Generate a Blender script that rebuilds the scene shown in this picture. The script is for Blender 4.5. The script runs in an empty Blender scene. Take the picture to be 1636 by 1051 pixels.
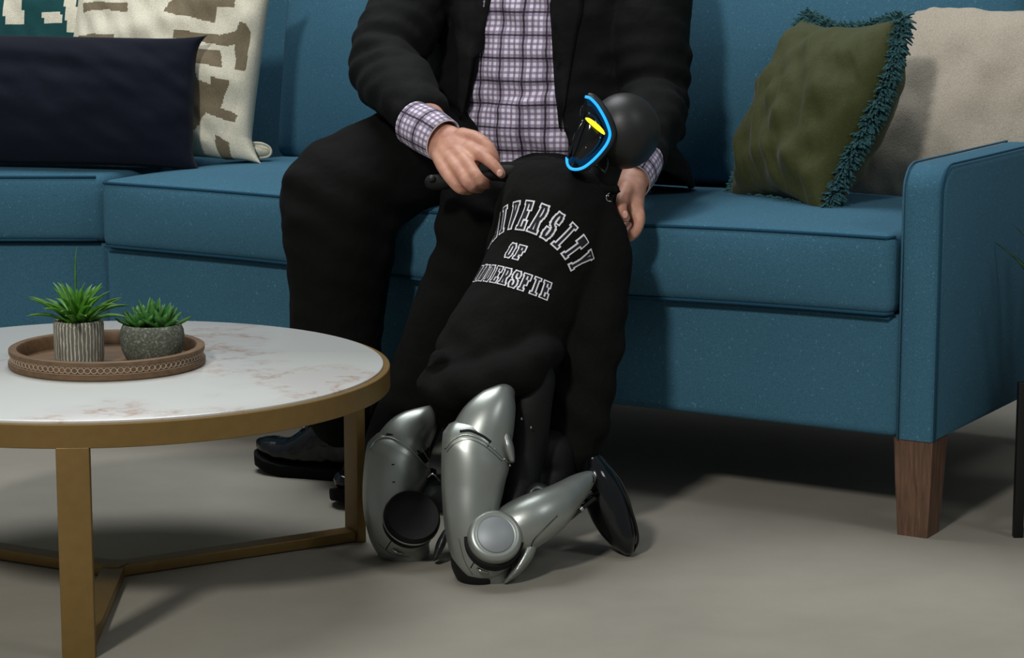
import bpy, bmesh, math, random
import numpy as np
from mathutils import Vector, Matrix, noise
from mathutils.bvhtree import BVHTree
random.seed(7)
SC = bpy.context.scene
COL = SC.collection

# ------------------------------------------------------------------ camera, world, lights
F_PX, PITCH, CAM_H = 3800.0, 0.1663, 1.0
cam_d = bpy.data.cameras.new('camera'); cam = bpy.data.objects.new('camera', cam_d); COL.objects.link(cam)
cam_d.sensor_width = 36.0; cam_d.lens = 36.0 * F_PX / 1636.0; cam_d.clip_start = 0.05
cam.location = (0, 0, CAM_H); cam.rotation_euler = (math.pi / 2 - PITCH, 0, 0)
SC.camera = cam
SC.view_settings.view_transform = 'Standard'; SC.view_settings.look = 'None'
SC.view_settings.exposure = 0.0; SC.view_settings.gamma = 1.0; SC.view_settings.use_curve_mapping = False

world = bpy.data.worlds.new('world'); SC.world = world; world.use_nodes = True
world.node_tree.nodes['Background'].inputs[0].default_value = (0.80, 0.86, 0.9, 1)
world.node_tree.nodes['Background'].inputs[1].default_value = 0.20

def area(name, loc, target, size, power, col):
    l = bpy.data.lights.new(name, 'AREA'); l.energy = power; l.size = size; l.color = col; l.shape = 'DISK'
    o = bpy.data.objects.new(name, l); COL.objects.link(o); o.location = loc
    o.rotation_euler = (Vector(target) - Vector(loc)).to_track_quat('-Z', 'Y').to_euler()
    return o
area('studio_key_light', (-2.3, -2.0, 4.7), (0.0, 4.4, 0.5), 0.75, 268, (1.0, 0.97, 0.93))
area('studio_top_light', (-0.8, 5.0, 4.0), (-0.2, 4.6, 0.3), 2.4, 104, (0.95, 0.98, 1.0))
area('studio_side_light', (2.6, 1.6, 3.4), (0.3, 4.2, 0.4), 1.0, 20, (0.95, 0.98, 1.0))

# ------------------------------------------------------------------ helpers
CP, SP = math.cos(PITCH), math.sin(PITCH)
def W(px, py, Y):
    """world point seen at photo pixel (px, py) at distance Y in front of the camera"""
    a = (px - 818) / F_PX; b = (py - 525.5) / F_PX
    d = (a, CP - b * SP, -SP - b * CP); t = Y / d[1]
    return Vector((d[0] * t, Y, CAM_H + d[2] * t))
def lin(r, g, b):
    f = lambda c: (c / 255 / 12.92) if c / 255 <= 0.04045 else ((c / 255 + 0.055) / 1.055) ** 2.4
    return (f(r), f(g), f(b), 1)

class NT:
    def __init__(s, name):
        s.m = bpy.data.materials.new(name); s.m.use_nodes = True; s.t = s.m.node_tree; s.b = s.t.nodes['Principled BSDF']
    def n(s, typ, **kw):
        o = s.t.nodes.new(typ)
        for k, v in kw.items():
            if k.startswith('i_'): o.inputs[k[2:].replace('_', ' ')].default_value = v
            else: setattr(o, k, v)
        return o
    def l(s, a, b): s.t.links.new(a, b)
    def coords(s, out='Object', scale=(1, 1, 1), rot=(0, 0, 0)):
        c = s.n('ShaderNodeTexCoord'); m = s.n('ShaderNodeMapping'); m.inputs['Scale'].default_value = scale
        m.inputs['Rotation'].default_value = rot
        s.l(c.outputs[out], m.inputs[0]); return m.outputs[0]
    def noise(s, vec, scale, detail=3, rough=0.5):
        o = s.n('ShaderNodeTexNoise'); o.inputs['Scale'].default_value = scale; o.inputs['Detail'].default_value = detail
        o.inputs['Roughness'].default_value = rough
        s.l(vec, o.inputs['Vector']); return o.outputs['Fac']
    def ramp(s, fac, stops, interp='LINEAR'):
        r = s.n('ShaderNodeValToRGB'); r.color_ramp.interpolation = interp
        e = r.color_ramp.elements
        while len(e) > 1: e.remove(e[-1])
        e[0].position, e[0].color = stops[0]
        for p, c in stops[1:]:
            q = e.new(p); q.color = c
        s.l(fac, r.inputs[0]); return r.outputs[0]
    def math(s, op, a, b=None, c=None):
        o = s.n('ShaderNodeMath', operation=op)
        for i, v in enumerate((a, b, c)):
            if v is None: continue
            if isinstance(v, (int, float)): o.inputs[i].default_value = v
            else: s.l(v, o.inputs[i])
        return o.outputs[0]
    def mix(s, fac, a, b, mode='MIX'):
        o = s.n('ShaderNodeMix', data_type='RGBA', blend_type=mode)
        for k, v in ((0, fac), (6, a), (7, b)):
            if isinstance(v, (int, float, tuple)): o.inputs[k].default_value = v
            else: s.l(v, o.inputs[k])
        return o.outputs[2]
    def bump(s, h, strength, dist=0.002, prev=None):
        o = s.n('ShaderNodeBump'); o.inputs['Strength'].default_value = strength; o.inputs['Distance'].default_value = dist
        s.l(h, o.inputs['Height'])
        if prev is not None: s.l(prev, o.inputs['Normal'])
        return o.outputs[0]
    def done(s, col=None, rough=0.8, metal=0.0, normal=None, spec=None, sheen=None):
        if col is not None:
            if isinstance(col, tuple): s.b.inputs['Base Color'].default_value = col
            else: s.l(col, s.b.inputs['Base Color'])
        if isinstance(rough, (int, float)): s.b.inputs['Roughness'].default_value = rough
        else: s.l(rough, s.b.inputs['Roughness'])
        s.b.inputs['Metallic'].default_value = metal
        if normal is not None: s.l(normal, s.b.inputs['Normal'])
        if spec is not None: s.b.inputs['Specular IOR Level'].default_value = spec
        if sheen is not None: s.b.inputs['Sheen Weight'].default_value = sheen
        return s.m

def fabric(name, c1, c2, scale=900, rough=0.9, bump=0.35, sheen=0.0, spec=0.25, wr=0.0, fleck=None):
    s = NT(name); v = s.coords()
    f = s.noise(v, scale, 2, 0.7); big = s.noise(v, 6, 3)
    col = s.ramp(f, [(0.33, c1), (0.67, c2)])
    col = s.mix(s.math('MULTIPLY', big, 0.35), col, c1)
    if fleck:
        fl = s.noise(v, scale * 0.35, 1)
        col = s.mix(s.ramp(fl, [(0.68, (0, 0, 0, 1)), (0.76, (1, 1, 1, 1))]), col, fleck)
    nrm = s.bump(f, bump, 0.001)
    if wr: nrm = s.bump(s.noise(v, 14, 3), wr, 0.02, nrm)
    return s.done(col, rough, 0, nrm, spec, sheen)
def plain(name, c, rough=0.5, metal=0.0, spec=None, nscale=40, var=0.12, bump=0.0):
    s = NT(name); v = s.coords(); f = s.noise(v, nscale, 3)
    dk = tuple(x * (1 - var) for x in c[:3]) + (1,); lt = tuple(min(1, x * (1 + var)) for x in c[:3]) + (1,)
    col = s.ramp(f, [(0.3, dk), (0.7, lt)])
    return s.done(col, rough, metal, s.bump(f, bump, 0.002) if bump else None, spec)

M = {}
M['sofa'] = fabric('teal_blue_weave', lin(46, 86, 106), lin(70, 116, 138), 620, 0.95, 0.6, fleck=lin(82, 128, 148))
M['sofa_pipe'] = fabric('dark_teal_piping', lin(22, 62, 84), lin(34, 82, 106), 800, 0.95)
M['navy'] = fabric('navy_velvet', lin(2, 8, 22), lin(5, 13, 32), 400, 0.9, 0.2, sheen=0.05, wr=0.2)
M['cream'] = fabric('cream_woven', lin(196, 192, 170), lin(232, 228, 210), 450, 0.95, 0.8)
M['taupe'] = fabric('taupe_woven', lin(108, 98, 78), lin(134, 122, 100), 450, 0.95, 0.5)
M['tealp'] = fabric('teal_cushion', lin(20, 62, 64), lin(28, 78, 80), 500, 0.95)
M['green'] = fabric('olive_velvet', lin(48, 53, 21), lin(64, 69, 31), 500, 0.75, 0.2, sheen=0.08, wr=0.3)
M['fringe'] = plain('teal_fringe', lin(44, 86, 90), 0.9, nscale=200, var=0.4)
M['linen'] = fabric('beige_linen', lin(158, 149, 134), lin(182, 174, 160), 380, 0.95, 0.7, wr=0.2)
M['linen_w'] = fabric('pale_linen_edge', lin(232, 228, 216), lin(245, 242, 232), 380, 0.95)
M['suit'] = fabric('black_suit_wool', lin(7, 8, 8), lin(12, 13, 13), 600, 0.85, 0.2, spec=0.2, wr=0.45)
M['trouser'] = fabric('black_trouser_wool', lin(9, 9, 8), lin(14, 14, 13), 600, 0.9, 0.2, spec=0.15, wr=0.4)
M['hoodie'] = fabric('black_sweatshirt_cotton', lin(13, 13, 12), lin(21, 21, 19), 500, 0.95, 0.3, spec=0.12, wr=0.45)
M['skin'] = None
M['blackgloss'] = plain('black_gloss', lin(12, 13, 14), 0.12, 0, 0.5)
M['blacksatin'] = plain('black_satin_shell', lin(24, 25, 25), 0.46, 0, 0.5)
M['blackmatte'] = plain('black_rubber', lin(11, 11, 11), 0.7, 0, 0.3)
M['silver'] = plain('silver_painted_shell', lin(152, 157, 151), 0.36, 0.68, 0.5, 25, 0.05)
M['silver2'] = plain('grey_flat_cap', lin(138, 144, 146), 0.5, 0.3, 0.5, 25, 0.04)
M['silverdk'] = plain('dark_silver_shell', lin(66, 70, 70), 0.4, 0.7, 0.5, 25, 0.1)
M['chrome'] = plain('bright_steel', lin(190, 190, 185), 0.2, 1.0)
M['shoe'] = plain('polished_black_leather', lin(8, 8, 10), 0.2, 0, 0.5, 120, 0.2, 0.25)
M['sole'] = plain('black_shoe_sole', lin(10, 10, 10), 0.8, 0, 0.15)
M['brass'] = plain('brushed_brass_paint', lin(128, 102, 56), 0.45, 0.45, 0.5, 60, 0.06)
M['white_print'] = plain('white_print', lin(225, 225, 230), 0.8, nscale=900, var=0.1)
M['black_print'] = plain('black_print', lin(16, 16, 22), 0.9)
M['blackmetal'] = plain('black_metal', lin(10, 10, 9), 0.5, 0.3)
M['terracotta'] = plain('brown_planter', lin(96, 52, 26), 0.7)
M['leaf1'] = plain('fresh_green_leaf', lin(72, 130, 32), 0.5, nscale=60, var=0.35)
M['leaf2'] = plain('succulent_green_leaf', lin(58, 112, 44), 0.55, nscale=60, var=0.35)
M['leafdk'] = plain('dark_green_leaf', lin(30, 70, 30), 0.5, nscale=60, var=0.3)
M['soil'] = plain('dark_soil', lin(28, 24, 18), 0.95, nscale=300, var=0.5, bump=0.8)
M['hair'] = plain('dark_brown_hair', lin(40, 28, 20), 0.7, nscale=300, var=0.4)

def emis(name, c, st):
    s = NT(name); s.b.inputs['Base Color'].default_value = (0, 0, 0, 1)
    s.b.inputs['Emission Color'].default_value = c; s.b.inputs['Emission Strength'].default_value = st; return s.m
M['blue_led'] = emis('blue_led', (0.012, 0.36, 1.0, 1), 1.5)
M['yellow_led'] = emis('yellow_led', (1.0, 0.86, 0.02, 1), 1.3)

s = NT('skin'); v = s.coords(); f = s.noise(v, 45, 3)
col = s.ramp(f, [(0.3, lin(176, 122, 102)), (0.55, lin(196, 146, 124)), (0.8, lin(206, 160, 136))])
s.b.inputs['Subsurface Weight'].default_value = 0.12; s.b.inputs['Subsurface Radius'].default_value = (0.01, 0.004, 0.002)
M['skin'] = s.done(col, 0.5, 0, s.bump(s.noise(v, 500, 2), 0.15, 0.0006), 0.35)

s = NT('sofa_leg_wood'); v = s.coords(scale=(60, 60, 5)); f = s.noise(v, 3, 4, 0.6)
M['wood'] = s.done(s.ramp(f, [(0.3, lin(72, 50, 36)), (0.7, lin(112, 82, 62))]), 0.55)
s = NT('tray_wood'); v = s.coords(scale=(8, 40, 40)); f = s.noise(v, 3, 4, 0.6)
M['traywood'] = s.done(s.ramp(f, [(0.3, lin(88, 66, 42)), (0.7, lin(116, 89, 60))]), 0.6)
M['traypale'] = plain('tray_pale_beading', lin(160, 140, 120), 0.7, nscale=100)

s = NT('studio_floor'); v = s.coords()
a = s.noise(v, 1.6, 5, 0.55); b = s.noise(v, 9, 4, 0.6); c = s.noise(v, 420, 2)
col = s.ramp(a, [(0.35, lin(138, 134, 123)), (0.65, lin(159, 154, 142))])
col = s.mix(s.math('MULTIPLY', b, 0.35), col, lin(126, 121, 111))
M['floor'] = s.done(col, 0.75, 0, s.bump(c, 0.25, 0.001), 0.25)
M['wall'] = plain('studio_wall', lin(96, 100, 100), 0.9, nscale=3)

s = NT('white_marble'); v = s.coords()
w1 = s.noise(v, 5.5, 6, 0.65); w2 = s.noise(v, 2.6, 3, 0.5); w3 = s.noise(v, 24, 5, 0.7)
ridge = s.math('ABSOLUTE', s.math('SUBTRACT', w1, 0.5))
vein = s.ramp(ridge, [(0.0, (1, 1, 1, 1)), (0.05, (0, 0, 0, 1))])
mask = s.ramp(w2, [(0.47, (0, 0, 0, 1)), (0.58, (1, 1, 1, 1))])
vm = s.math('MULTIPLY', s.math('MULTIPLY', vein, mask), s.ramp(w3, [(0.4, (0, 0, 0, 1)), (0.6, (1, 1, 1, 1))]))
col = s.mix(s.math('MULTIPLY', mask, 0.35), lin(204, 207, 203), lin(184, 175, 173))
col = s.mix(s.math('MULTIPLY', vm, 0.85), col, lin(164, 128, 102))
M['marble'] = s.done(col, 0.22, 0, None, 0.5)

s = NT('striped_pot'); c = s.n('ShaderNodeTexCoord'); sep = s.n('ShaderNodeSeparateXYZ'); s.l(c.outputs['UV'], sep.inputs[0])
wob = s.noise(s.coords('UV', (30, 6, 1)), 3, 3)
u = s.math('ADD', s.math('MULTIPLY', sep.outputs[0], 40.0), s.math('MULTIPLY', wob, 0.9))
st = s.math('FRACT', u)
fac = s.ramp(st, [(0.0, (0, 0, 0, 1)), (0.28, (0, 0, 0, 1)), (0.38, (1, 1, 1, 1)), (0.62, (1, 1, 1, 1)), (0.72, (0, 0, 0, 1))])
col = s.mix(fac, lin(106, 104, 92), lin(196, 192, 178))
M['pot1'] = s.done(col, 0.85, 0, s.bump(fac, 0.6, 0.002))
s = NT('speckled_pot'); v = s.coords(); f = s.noise(v, 260, 3, 0.7)
col = s.ramp(f, [(0.35, lin(74, 78, 66)), (0.55, lin(96, 100, 88)), (0.68, lin(150, 152, 138))])
M['pot2'] = s.done(col, 0.9, 0, s.bump(f, 0.6, 0.002))

def plaid():
    s = NT('purple_check_shirt'); c = s.n('ShaderNodeTexCoord'); sep = s.n('ShaderNodeSeparateXYZ'); s.l(c.outputs['UV'], sep.inputs[0])
    col = lin(226, 220, 232)
    def stripe(src, period, w, off=0.0):
        fr = s.math('FRACT', s.math('ADD', s.math('DIVIDE', src, period), off))
        d = s.math('ABSOLUTE', s.math('SUBTRACT', fr, 0.5))
        return s.ramp(s.math('SUBTRACT', 1.0, s.math('MULTIPLY', d, 2.0)), [(1 - w - 0.10, (0, 0, 0, 1)), (1 - w + 0.02, (1, 1, 1, 1))])
    U, V = sep.outputs[0], sep.outputs[1]
    col = s.mix(s.math('MULTIPLY', stripe(U, 0.0105, 0.40), 0.72), col, lin(118, 98, 130))
    col = s.mix(s.math('MULTIPLY', stripe(V, 0.0105, 0.40), 0.72), col, lin(118, 98, 130))
    col = s.mix(s.math('MULTIPLY', stripe(U, 0.042, 0.07, 0.25), 0.97), col, lin(30, 18, 34))
    col = s.mix(s.math('MULTIPLY', stripe(V, 0.042, 0.07, 0.25), 0.97), col, lin(30, 18, 34))
    v = s.coords()
    return s.done(col, 0.85, 0, s.bump(s.noise(v, 16, 3), 0.5, 0.02))
M['plaid'] = plaid()

def empty(name, loc, label, cat, group=None):
    o = bpy.data.objects.new(name, None); COL.objects.link(o); o.location = loc; o.empty_display_size = 0.05
    o['label'] = label; o['category'] = cat
    if group: o['group'] = group
    bpy.context.view_layer.update()
    return o
def origin_of(p):
    v = Vector((0, 0, 0))
    while p is not None: v += Vector(p.location); p = p.parent
    return v
def mk(name, V, F, mat, parent=None, smooth=True, uv=None, fm=None, origin=None, recalc=True, kind=None, label=None, auto=None):
    """one mesh object from world-space vertices"""
    me = bpy.data.meshes.new(name)
    org = origin_of(parent) if parent is not None else Vector(origin or (0, 0, 0))
    me.from_pydata([tuple(Vector(v) - org) for v in V], [], [tuple(f) for f in F])
    if uv is not None:
        l = me.uv_layers.new(name='UVMap')
        k = 0
        for f in uv:
            for c in f: l.data[k].uv = c; k += 1
    mats = mat if isinstance(mat, (list, tuple)) else [mat]
    for m in mats: me.materials.append(m)
    if fm is not None: me.polygons.foreach_set('material_index', fm)
    if recalc:
        bm = bmesh.new(); bm.from_mesh(me); bmesh.ops.recalc_face_normals(bm, faces=bm.faces); bm.to_mesh(me); bm.free()
    if smooth:
        if auto: me.shade_smooth(); me.set_sharp_from_angle(angle=math.radians(auto))
        else: me.shade_smooth()
    o = bpy.data.objects.new(name, me); COL.objects.link(o)
    if parent is not None: o.parent = parent
    else: o.location = org
    if kind: o['kind'] = kind
    if label: o['label'] = label
    return o
def tag(o, label, cat, group=None):
    o['label'] = label; o['category'] = cat
    if group: o['group'] = group
    return o
def cr(rows, sub):
    P = np.array(rows, float); n = len(P)
    if sub <= 1 or n < 3: 
        if sub > 1:
            return np.array([P[0] + (P[1] - P[0]) * t for t in np.linspace(0, 1, sub + 1)])
        return P
    out = []
    for i in range(n - 1):
        p0 = P[i - 1] if i else 2 * P[0] - P[1]; p1, p2 = P[i], P[i + 1]; p3 = P[i + 2] if i + 2 < n else 2 * P[-1] - P[-2]
        for k in range(sub):
            t = k / sub
            out.append(0.5 * ((2 * p1) + (-p0 + p2) * t + (2 * p0 - 5 * p1 + 4 * p2 - p3) * t * t + (-p0 + 3 * p1 - 3 * p2 + p3) * t ** 3))
    out.append(P[-1]); return np.array(out)
def loft(rows, side=(1, 0, 0), seg=24, sub=4, cap='round', prof=None, uvs=False, view=False):
    """rows: (x,y,z,r1,r2); r1 along side. view=True: side is taken across the line of sight"""
    R = cr(rows, sub); P = R[:, :3]; n = len(P)
    T = np.gradient(P, axis=0); T /= np.linalg.norm(T, axis=1)[:, None]
    rings = []
    def ring(c, t, r1, r2):
        if view:
            vd = c - np.array([0, 0, CAM_H]); vd /= np.linalg.norm(vd); S = np.cross(t, vd)
            if np.linalg.norm(S) < 1e-3: S = np.array([1., 0, 0])
        else:
            S = np.array(side, float); S = S - t * np.dot(S, t)
        S /= np.linalg.norm(S); N = np.cross(t, S)
        out = []
        for k in range(seg):
            a = 2 * math.pi * k / seg; ca, sa = math.cos(a), math.sin(a)
            m = prof(a) if prof else 1.0
            out.append(c + S * r1 * ca * m + N * r2 * sa * m)
        return out
    if cap == 'round':
        r = min(R[0, 3], R[0, 4])
        for k in range(3):
            a = math.pi / 2 * (1 - k / 3) * 0.97; rings.append(ring(P[0] - T[0] * r * math.sin(a) * 0.9, T[0], R[0, 3] * math.cos(a), R[0, 4] * math.cos(a)))
    for i in range(n): rings.append(ring(P[i], T[i], R[i, 3], R[i, 4]))
    if cap == 'round':
        r = min(R[-1, 3], R[-1, 4])
        for k in range(1, 4):
            a = math.pi / 2 * k / 3 * 0.97; rings.append(ring(P[-1] + T[-1] * r * math.sin(a) * 0.9, T[-1], R[-1, 3] * math.cos(a), R[-1, 4] * math.cos(a)))
    V = [v for rg in rings for v in rg]; F = []; UV = []
    L = 0
    for i in range(len(rings) - 1):
        dl = float(np.linalg.norm(np.mean(rings[i + 1], axis=0) - np.mean(rings[i], axis=0)))
        rr = float(np.mean(R[:, 3] + R[:, 4]) / 2)
        for k in range(seg):
            k2 = (k + 1) % seg
            F.append((i * seg + k, i * seg + k2, (i + 1) * seg + k2, (i + 1) * seg + k))
            u0, u1 = 2 * math.pi * rr * k / seg, 2 * math.pi * rr * (k + 1) / seg
            UV.append(((u0, L), (u1, L), (u1, L + dl), (u0, L + dl)))
        L += dl
    if cap:
        F.append(tuple(range(seg))[::-1]); F.append(tuple(range((len(rings) - 1) * seg, len(rings) * seg)))
        UV.append(tuple((0, 0) for _ in range(seg))); UV.append(tuple((0, 0) for _ in range(seg)))
    return (V, F, UV) if uvs else (V, F)
def pl(rows, **kw):
    """loft from (px, py, Y, half width px, depth radius m)"""
    out = []
    for r in rows:
        p = W(r[0], r[1], r[2]); out.append((p.x, p.y, p.z, r[3] * r[2] / F_PX, r[4] if r[4] else r[3] * r[2] / F_PX))
    return loft(out, view=True, **kw)
def chain(pts, seg=14, sub=4):
    return pl([(p[0], p[1], p[2], p[3], None) for p in pts], seg=seg, sub=sub)
def ellipsoid(c, rx, ry, rz, n=20, m=12, ax=None):
    V = []; F = []
    A = ax or Matrix.Identity(3)
    for j in range(m + 1):
        ph = math.pi * (j + 0.001) / (m + 0.002) - math.pi / 2
        for i in range(n):
            th = 2 * math.pi * i / n
            V.append(Vector(c) + A @ Vector((rx * math.cos(ph) * math.cos(th), ry * math.cos(ph) * math.sin(th), rz * math.sin(ph))))
    for j in range(m):
        for i in range(n): F.append((j * n + i, j * n + (i + 1) % n, (j + 1) * n + (i + 1) % n, (j + 1) * n + i))
    F.append(tuple(range(n))[::-1]); F.append(tuple(range(m * n, m * n + n)))
    return V, F
def join(parts):
    V = []; F = []
    for p in parts:
        o = len(V); V += list(p[0]); F += [tuple(i + o for i in f) for f in p[1]]
    return V, F
def remesh(parts, voxel, it=3, disp=None):
    V, F = join(parts)
    me = bpy.data.meshes.new('tmp'); me.from_pydata([tuple(v) for v in V], [], F)
    bm = bmesh.new(); bm.from_mesh(me); bmesh.ops.recalc_face_normals(bm, faces=bm.faces); bm.to_mesh(me); bm.free()
    o = bpy.data.objects.new('tmp', me); COL.objects.link(o)
    m = o.modifiers.new('r', 'REMESH'); m.mode = 'VOXEL'; m.voxel_size = voxel
    if it: sm = o.modifiers.new('s', 'SMOOTH'); sm.factor = 0.5; sm.iterations = it
    dg = bpy.context.evaluated_depsgraph_get(); e = o.evaluated_get(dg); me2 = bpy.data.meshes.new_from_object(e)
    nv = len(me2.vertices); co = np.empty(nv * 3); me2.vertices.foreach_get('co', co); co = co.reshape(-1, 3)
    if disp:
        no = np.empty(nv * 3); me2.vertices.foreach_get('normal', no); no = no.reshape(-1, 3)
        dd = np.array([disp(Vector(c)) for c in co]); co = co + no * dd[:, None]
    V = [Vector(c) for c in co]; F = [tuple(p.vertices) for p in me2.polygons]
    bpy.data.objects.remove(o); bpy.data.meshes.remove(me); bpy.data.meshes.remove(me2)
    return V, F
def axis_pts(h, r, n):
    if r <= 0: return list(np.linspace(-h, h, n + 1))
    return [-h, -h + 0.3 * r, -h + 0.65 * r] + list(np.linspace(-h + r, h - r, n + 1)) + [h - 0.65 * r, h - 0.3 * r, h]
def rbox(h, r, n=(4, 4, 4), fn=None):
    """rounded box of half sizes h about the origin, optionally deformed by fn(Vector)"""
    ax = [axis_pts(h[k], r, n[k]) for k in range(3)]; V = []; F = []; idx = {}
    def vid(p):
        key = tuple(round(c, 5) for c in p)
        if key not in idx: idx[key] = len(V); V.append(Vector(p))
        return idx[key]
    for k in range(3):
        a, b = [(1, 2), (2, 0), (0, 1)][k]
        for sg in (-1, 1):
            for i in range(len(ax[a]) - 1):
                for j in range(len(ax[b]) - 1):
                    q = []
                    for (ii, jj) in ((i, j), (i + 1, j), (i + 1, j + 1), (i, j + 1)):
                        p = [0, 0, 0]; p[k] = sg * h[k]; p[a] = ax[a][ii]; p[b] = ax[b][jj]; q.append(vid(p))
                    F.append(tuple(q) if sg > 0 else tuple(q[::-1]))
    out = []
    for p in V:
        c = Vector([max(-h[k] + r, min(h[k] - r, p[k])) for k in range(3)]); d = p - c
        q = c + d.normalized() * r if d.length > 1e-9 and r > 0 else p
        out.append(fn(q) if fn else q)
    return out, F
def tube(pts, r, seg=8, sub=1, closed=False):
    P = [Vector(p) for p in pts]
    if sub > 1: P = [Vector(p) for p in cr([tuple(p) for p in P], sub)]
    V = []; F = []; n = len(P); up = None
    for i in range(n):
        t = (P[(i + 1) % n] - P[i - 1]) if closed else (P[min(i + 1, n - 1)] - P[max(i - 1, 0)])
        t.normalize()
        if up is None: up = t.orthogonal().normalized()
        up = (up - t * up.dot(t)).normalized(); b = t.cross(up)
        rr = r[i * (len(r) - 1) // max(1, n - 1)] if isinstance(r, (list, tuple)) else r
        for k in range(seg):
            a = 2 * math.pi * k / seg; V.append(P[i] + up * rr * math.cos(a) + b * rr * math.sin(a))
    for i in range(n if closed else n - 1):
        for k in range(seg):
            j = (i + 1) % n; F.append((i * seg + k, i * seg + (k + 1) % seg, j * seg + (k + 1) % seg, j * seg + k))
    if not closed: F.append(tuple(range(seg))[::-1]); F.append(tuple(range((n - 1) * seg, n * seg)))
    return V, F
def revolve(profile, c, seg=64, uvs=False, closed=False, axis=None):
    """profile (r, z) rings about a vertical axis (or frame axis) through c"""
    V = []; F = []; UV = []; n = len(profile); A = axis or Matrix.Identity(3)
    for (r, z) in profile:
        for k in range(seg):
            a = 2 * math.pi * k / seg; V.append(Vector(c) + A @ Vector((max(r, 1e-5) * math.cos(a), max(r, 1e-5) * math.sin(a), z)))
    for i in range(n if closed else n - 1):
        j = (i + 1) % n
        for k in range(seg):
            F.append((i * seg + k, i * seg + (k + 1) % seg, j * seg + (k + 1) % seg, j * seg + k))
            UV.append(((k / seg, i / n), ((k + 1) / seg, i / n), ((k + 1) / seg, (i + 1) / n), (k / seg, (i + 1) / n)))
    return (V, F, UV) if uvs else (V, F)
def beam(p0, p1, wdir, w, h, r=0.0015):
    """rectangular bar between two points; w across along wdir, h the other way"""
    p0, p1 = Vector(p0), Vector(p1); t = (p1 - p0); L = t.length; t.normalize()
    s_ = Vector(wdir); s_ = (s_ - t * s_.dot(t)).normalized(); u_ = t.cross(s_); c = (p0 + p1) / 2
    return rbox((L / 2, w / 2, h / 2), r, (1, 1, 1), lambda q: c + t * q.x + s_ * q.y + u_ * q.z)

# ------------------------------------------------------------------ setting
def structure(o): o['kind'] = 'structure'; return o
V, F = rbox((6, 5.5, 0.05), 0, (8, 8, 1), lambda q: q + Vector((0, 3.0, -0.05)))
structure(mk('floor', V, F, M['floor'], None, False))
V, F = rbox((6, 0.05, 1.6), 0, (4, 1, 4), lambda q: q + Vector((0, 7.6, 1.6)))
structure(mk('wall_back', V, F, M['wall'], None, False))

# ------------------------------------------------------------------ sofa
Q0 = Vector((0.635, 3.87, 0)); SD = Vector((-0.857, 0.515, 0)); SN = Vector((0.515, 0.857, 0))
def S(s_, t_, z): return Q0 + SD * s_ + SN * t_ + Vector((0, 0, z))
sofa = empty('corner_sofa', S(0.8, 0.4, 0), 'large teal blue fabric corner sofa with piped cushions on tapered wooden legs', 'sofa')
def sbox(name, s0, s1, t0, t1, z0, z1, r, n=(6, 5, 3), fn=None, mat='sofa', label=None):
    h = ((s1 - s0) / 2, (t1 - t0) / 2, (z1 - z0) / 2); c = ((s0 + s1) / 2, (t0 + t1) / 2, (z0 + z1) / 2)
    def f(q):
        q = fn(q, h) if fn else q
        return S(c[0] + q.x, c[1] + q.y, c[2] + q.z)
    V, F = rbox(h, r, n, f); return mk(name, V, F, M[mat], sofa, True, label=label)
sbox('base', -0.005, 1.70, 0.004, 0.80, 0.166, 0.372, 0.014)
sbox('back_frame', -0.02, 2.02, 0.72, 0.86, 0.17, 0.90, 0.03)
def sag(s_):
    return -0.014 * math.exp(-((s_ - 0.75) / 0.38) ** 2)
def seat_fn(s0, s1):
    def f(q, h):
        x, y = q.x / h[0], q.y / h[1]; b = max(0, 1 - x ** 4) * max(0, 1 - y * y)
        z = q.z + (0.016 * b if q.z > 0 else 0) + sag((s0 + s1) / 2 + q.x)
        yy = q.y - (0.010 * max(0, 1 - (q.z / h[2]) ** 2) * (1 - x ** 4) if q.y < 0 else 0)
        return Vector((q.x, yy, z))
    return f
for (s0, s1) in ((0.004, 1.075), (1.080, 1.692)):
    c_ = sbox('seat_cushion', s0, s1, -0.018, 0.60, 0.372, 0.508, 0.020, (16, 8, 4), seat_fn(s0, s1))
    for zz in (0.376, 0.503):
        pts = []
        for k in range(25):
            s_ = s0 + 0.012 + (s1 - s0 - 0.024) * k / 24; pts.append(S(s_, -0.0165, zz + sag(s_) ))
        pts = [S(s0 + 0.003, 0.0, zz + sag(s0))] + pts + [S(s1 - 0.003, 0.0, zz + sag(s1))]
        V, F = tube(pts, 0.0030, 6); mk('piping', V, F, M['sofa_pipe'], c_)
def back_fn(q, h):
    x, z = q.x / h[0], q.z / h[2]
    b = 0.045 * max(0, 1 - x ** 4) * max(0, 1 - z * z)
    y = q.y - (b if q.y < 0 else 0) + 0.16 * (q.z + h[2]) * 0.9
    return Vector((q.x, y, q.z + (0.015 * max(0, 1 - x * x) if q.z > 0 else 0)))
for (s0, s1) in ((0.01, 0.82), (0.825, 1.70)):
    sbox('back_cushion', s0, s1, 0.565, 0.70, 0.50, 0.94, 0.035, (12, 3, 12), back_fn)
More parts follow.
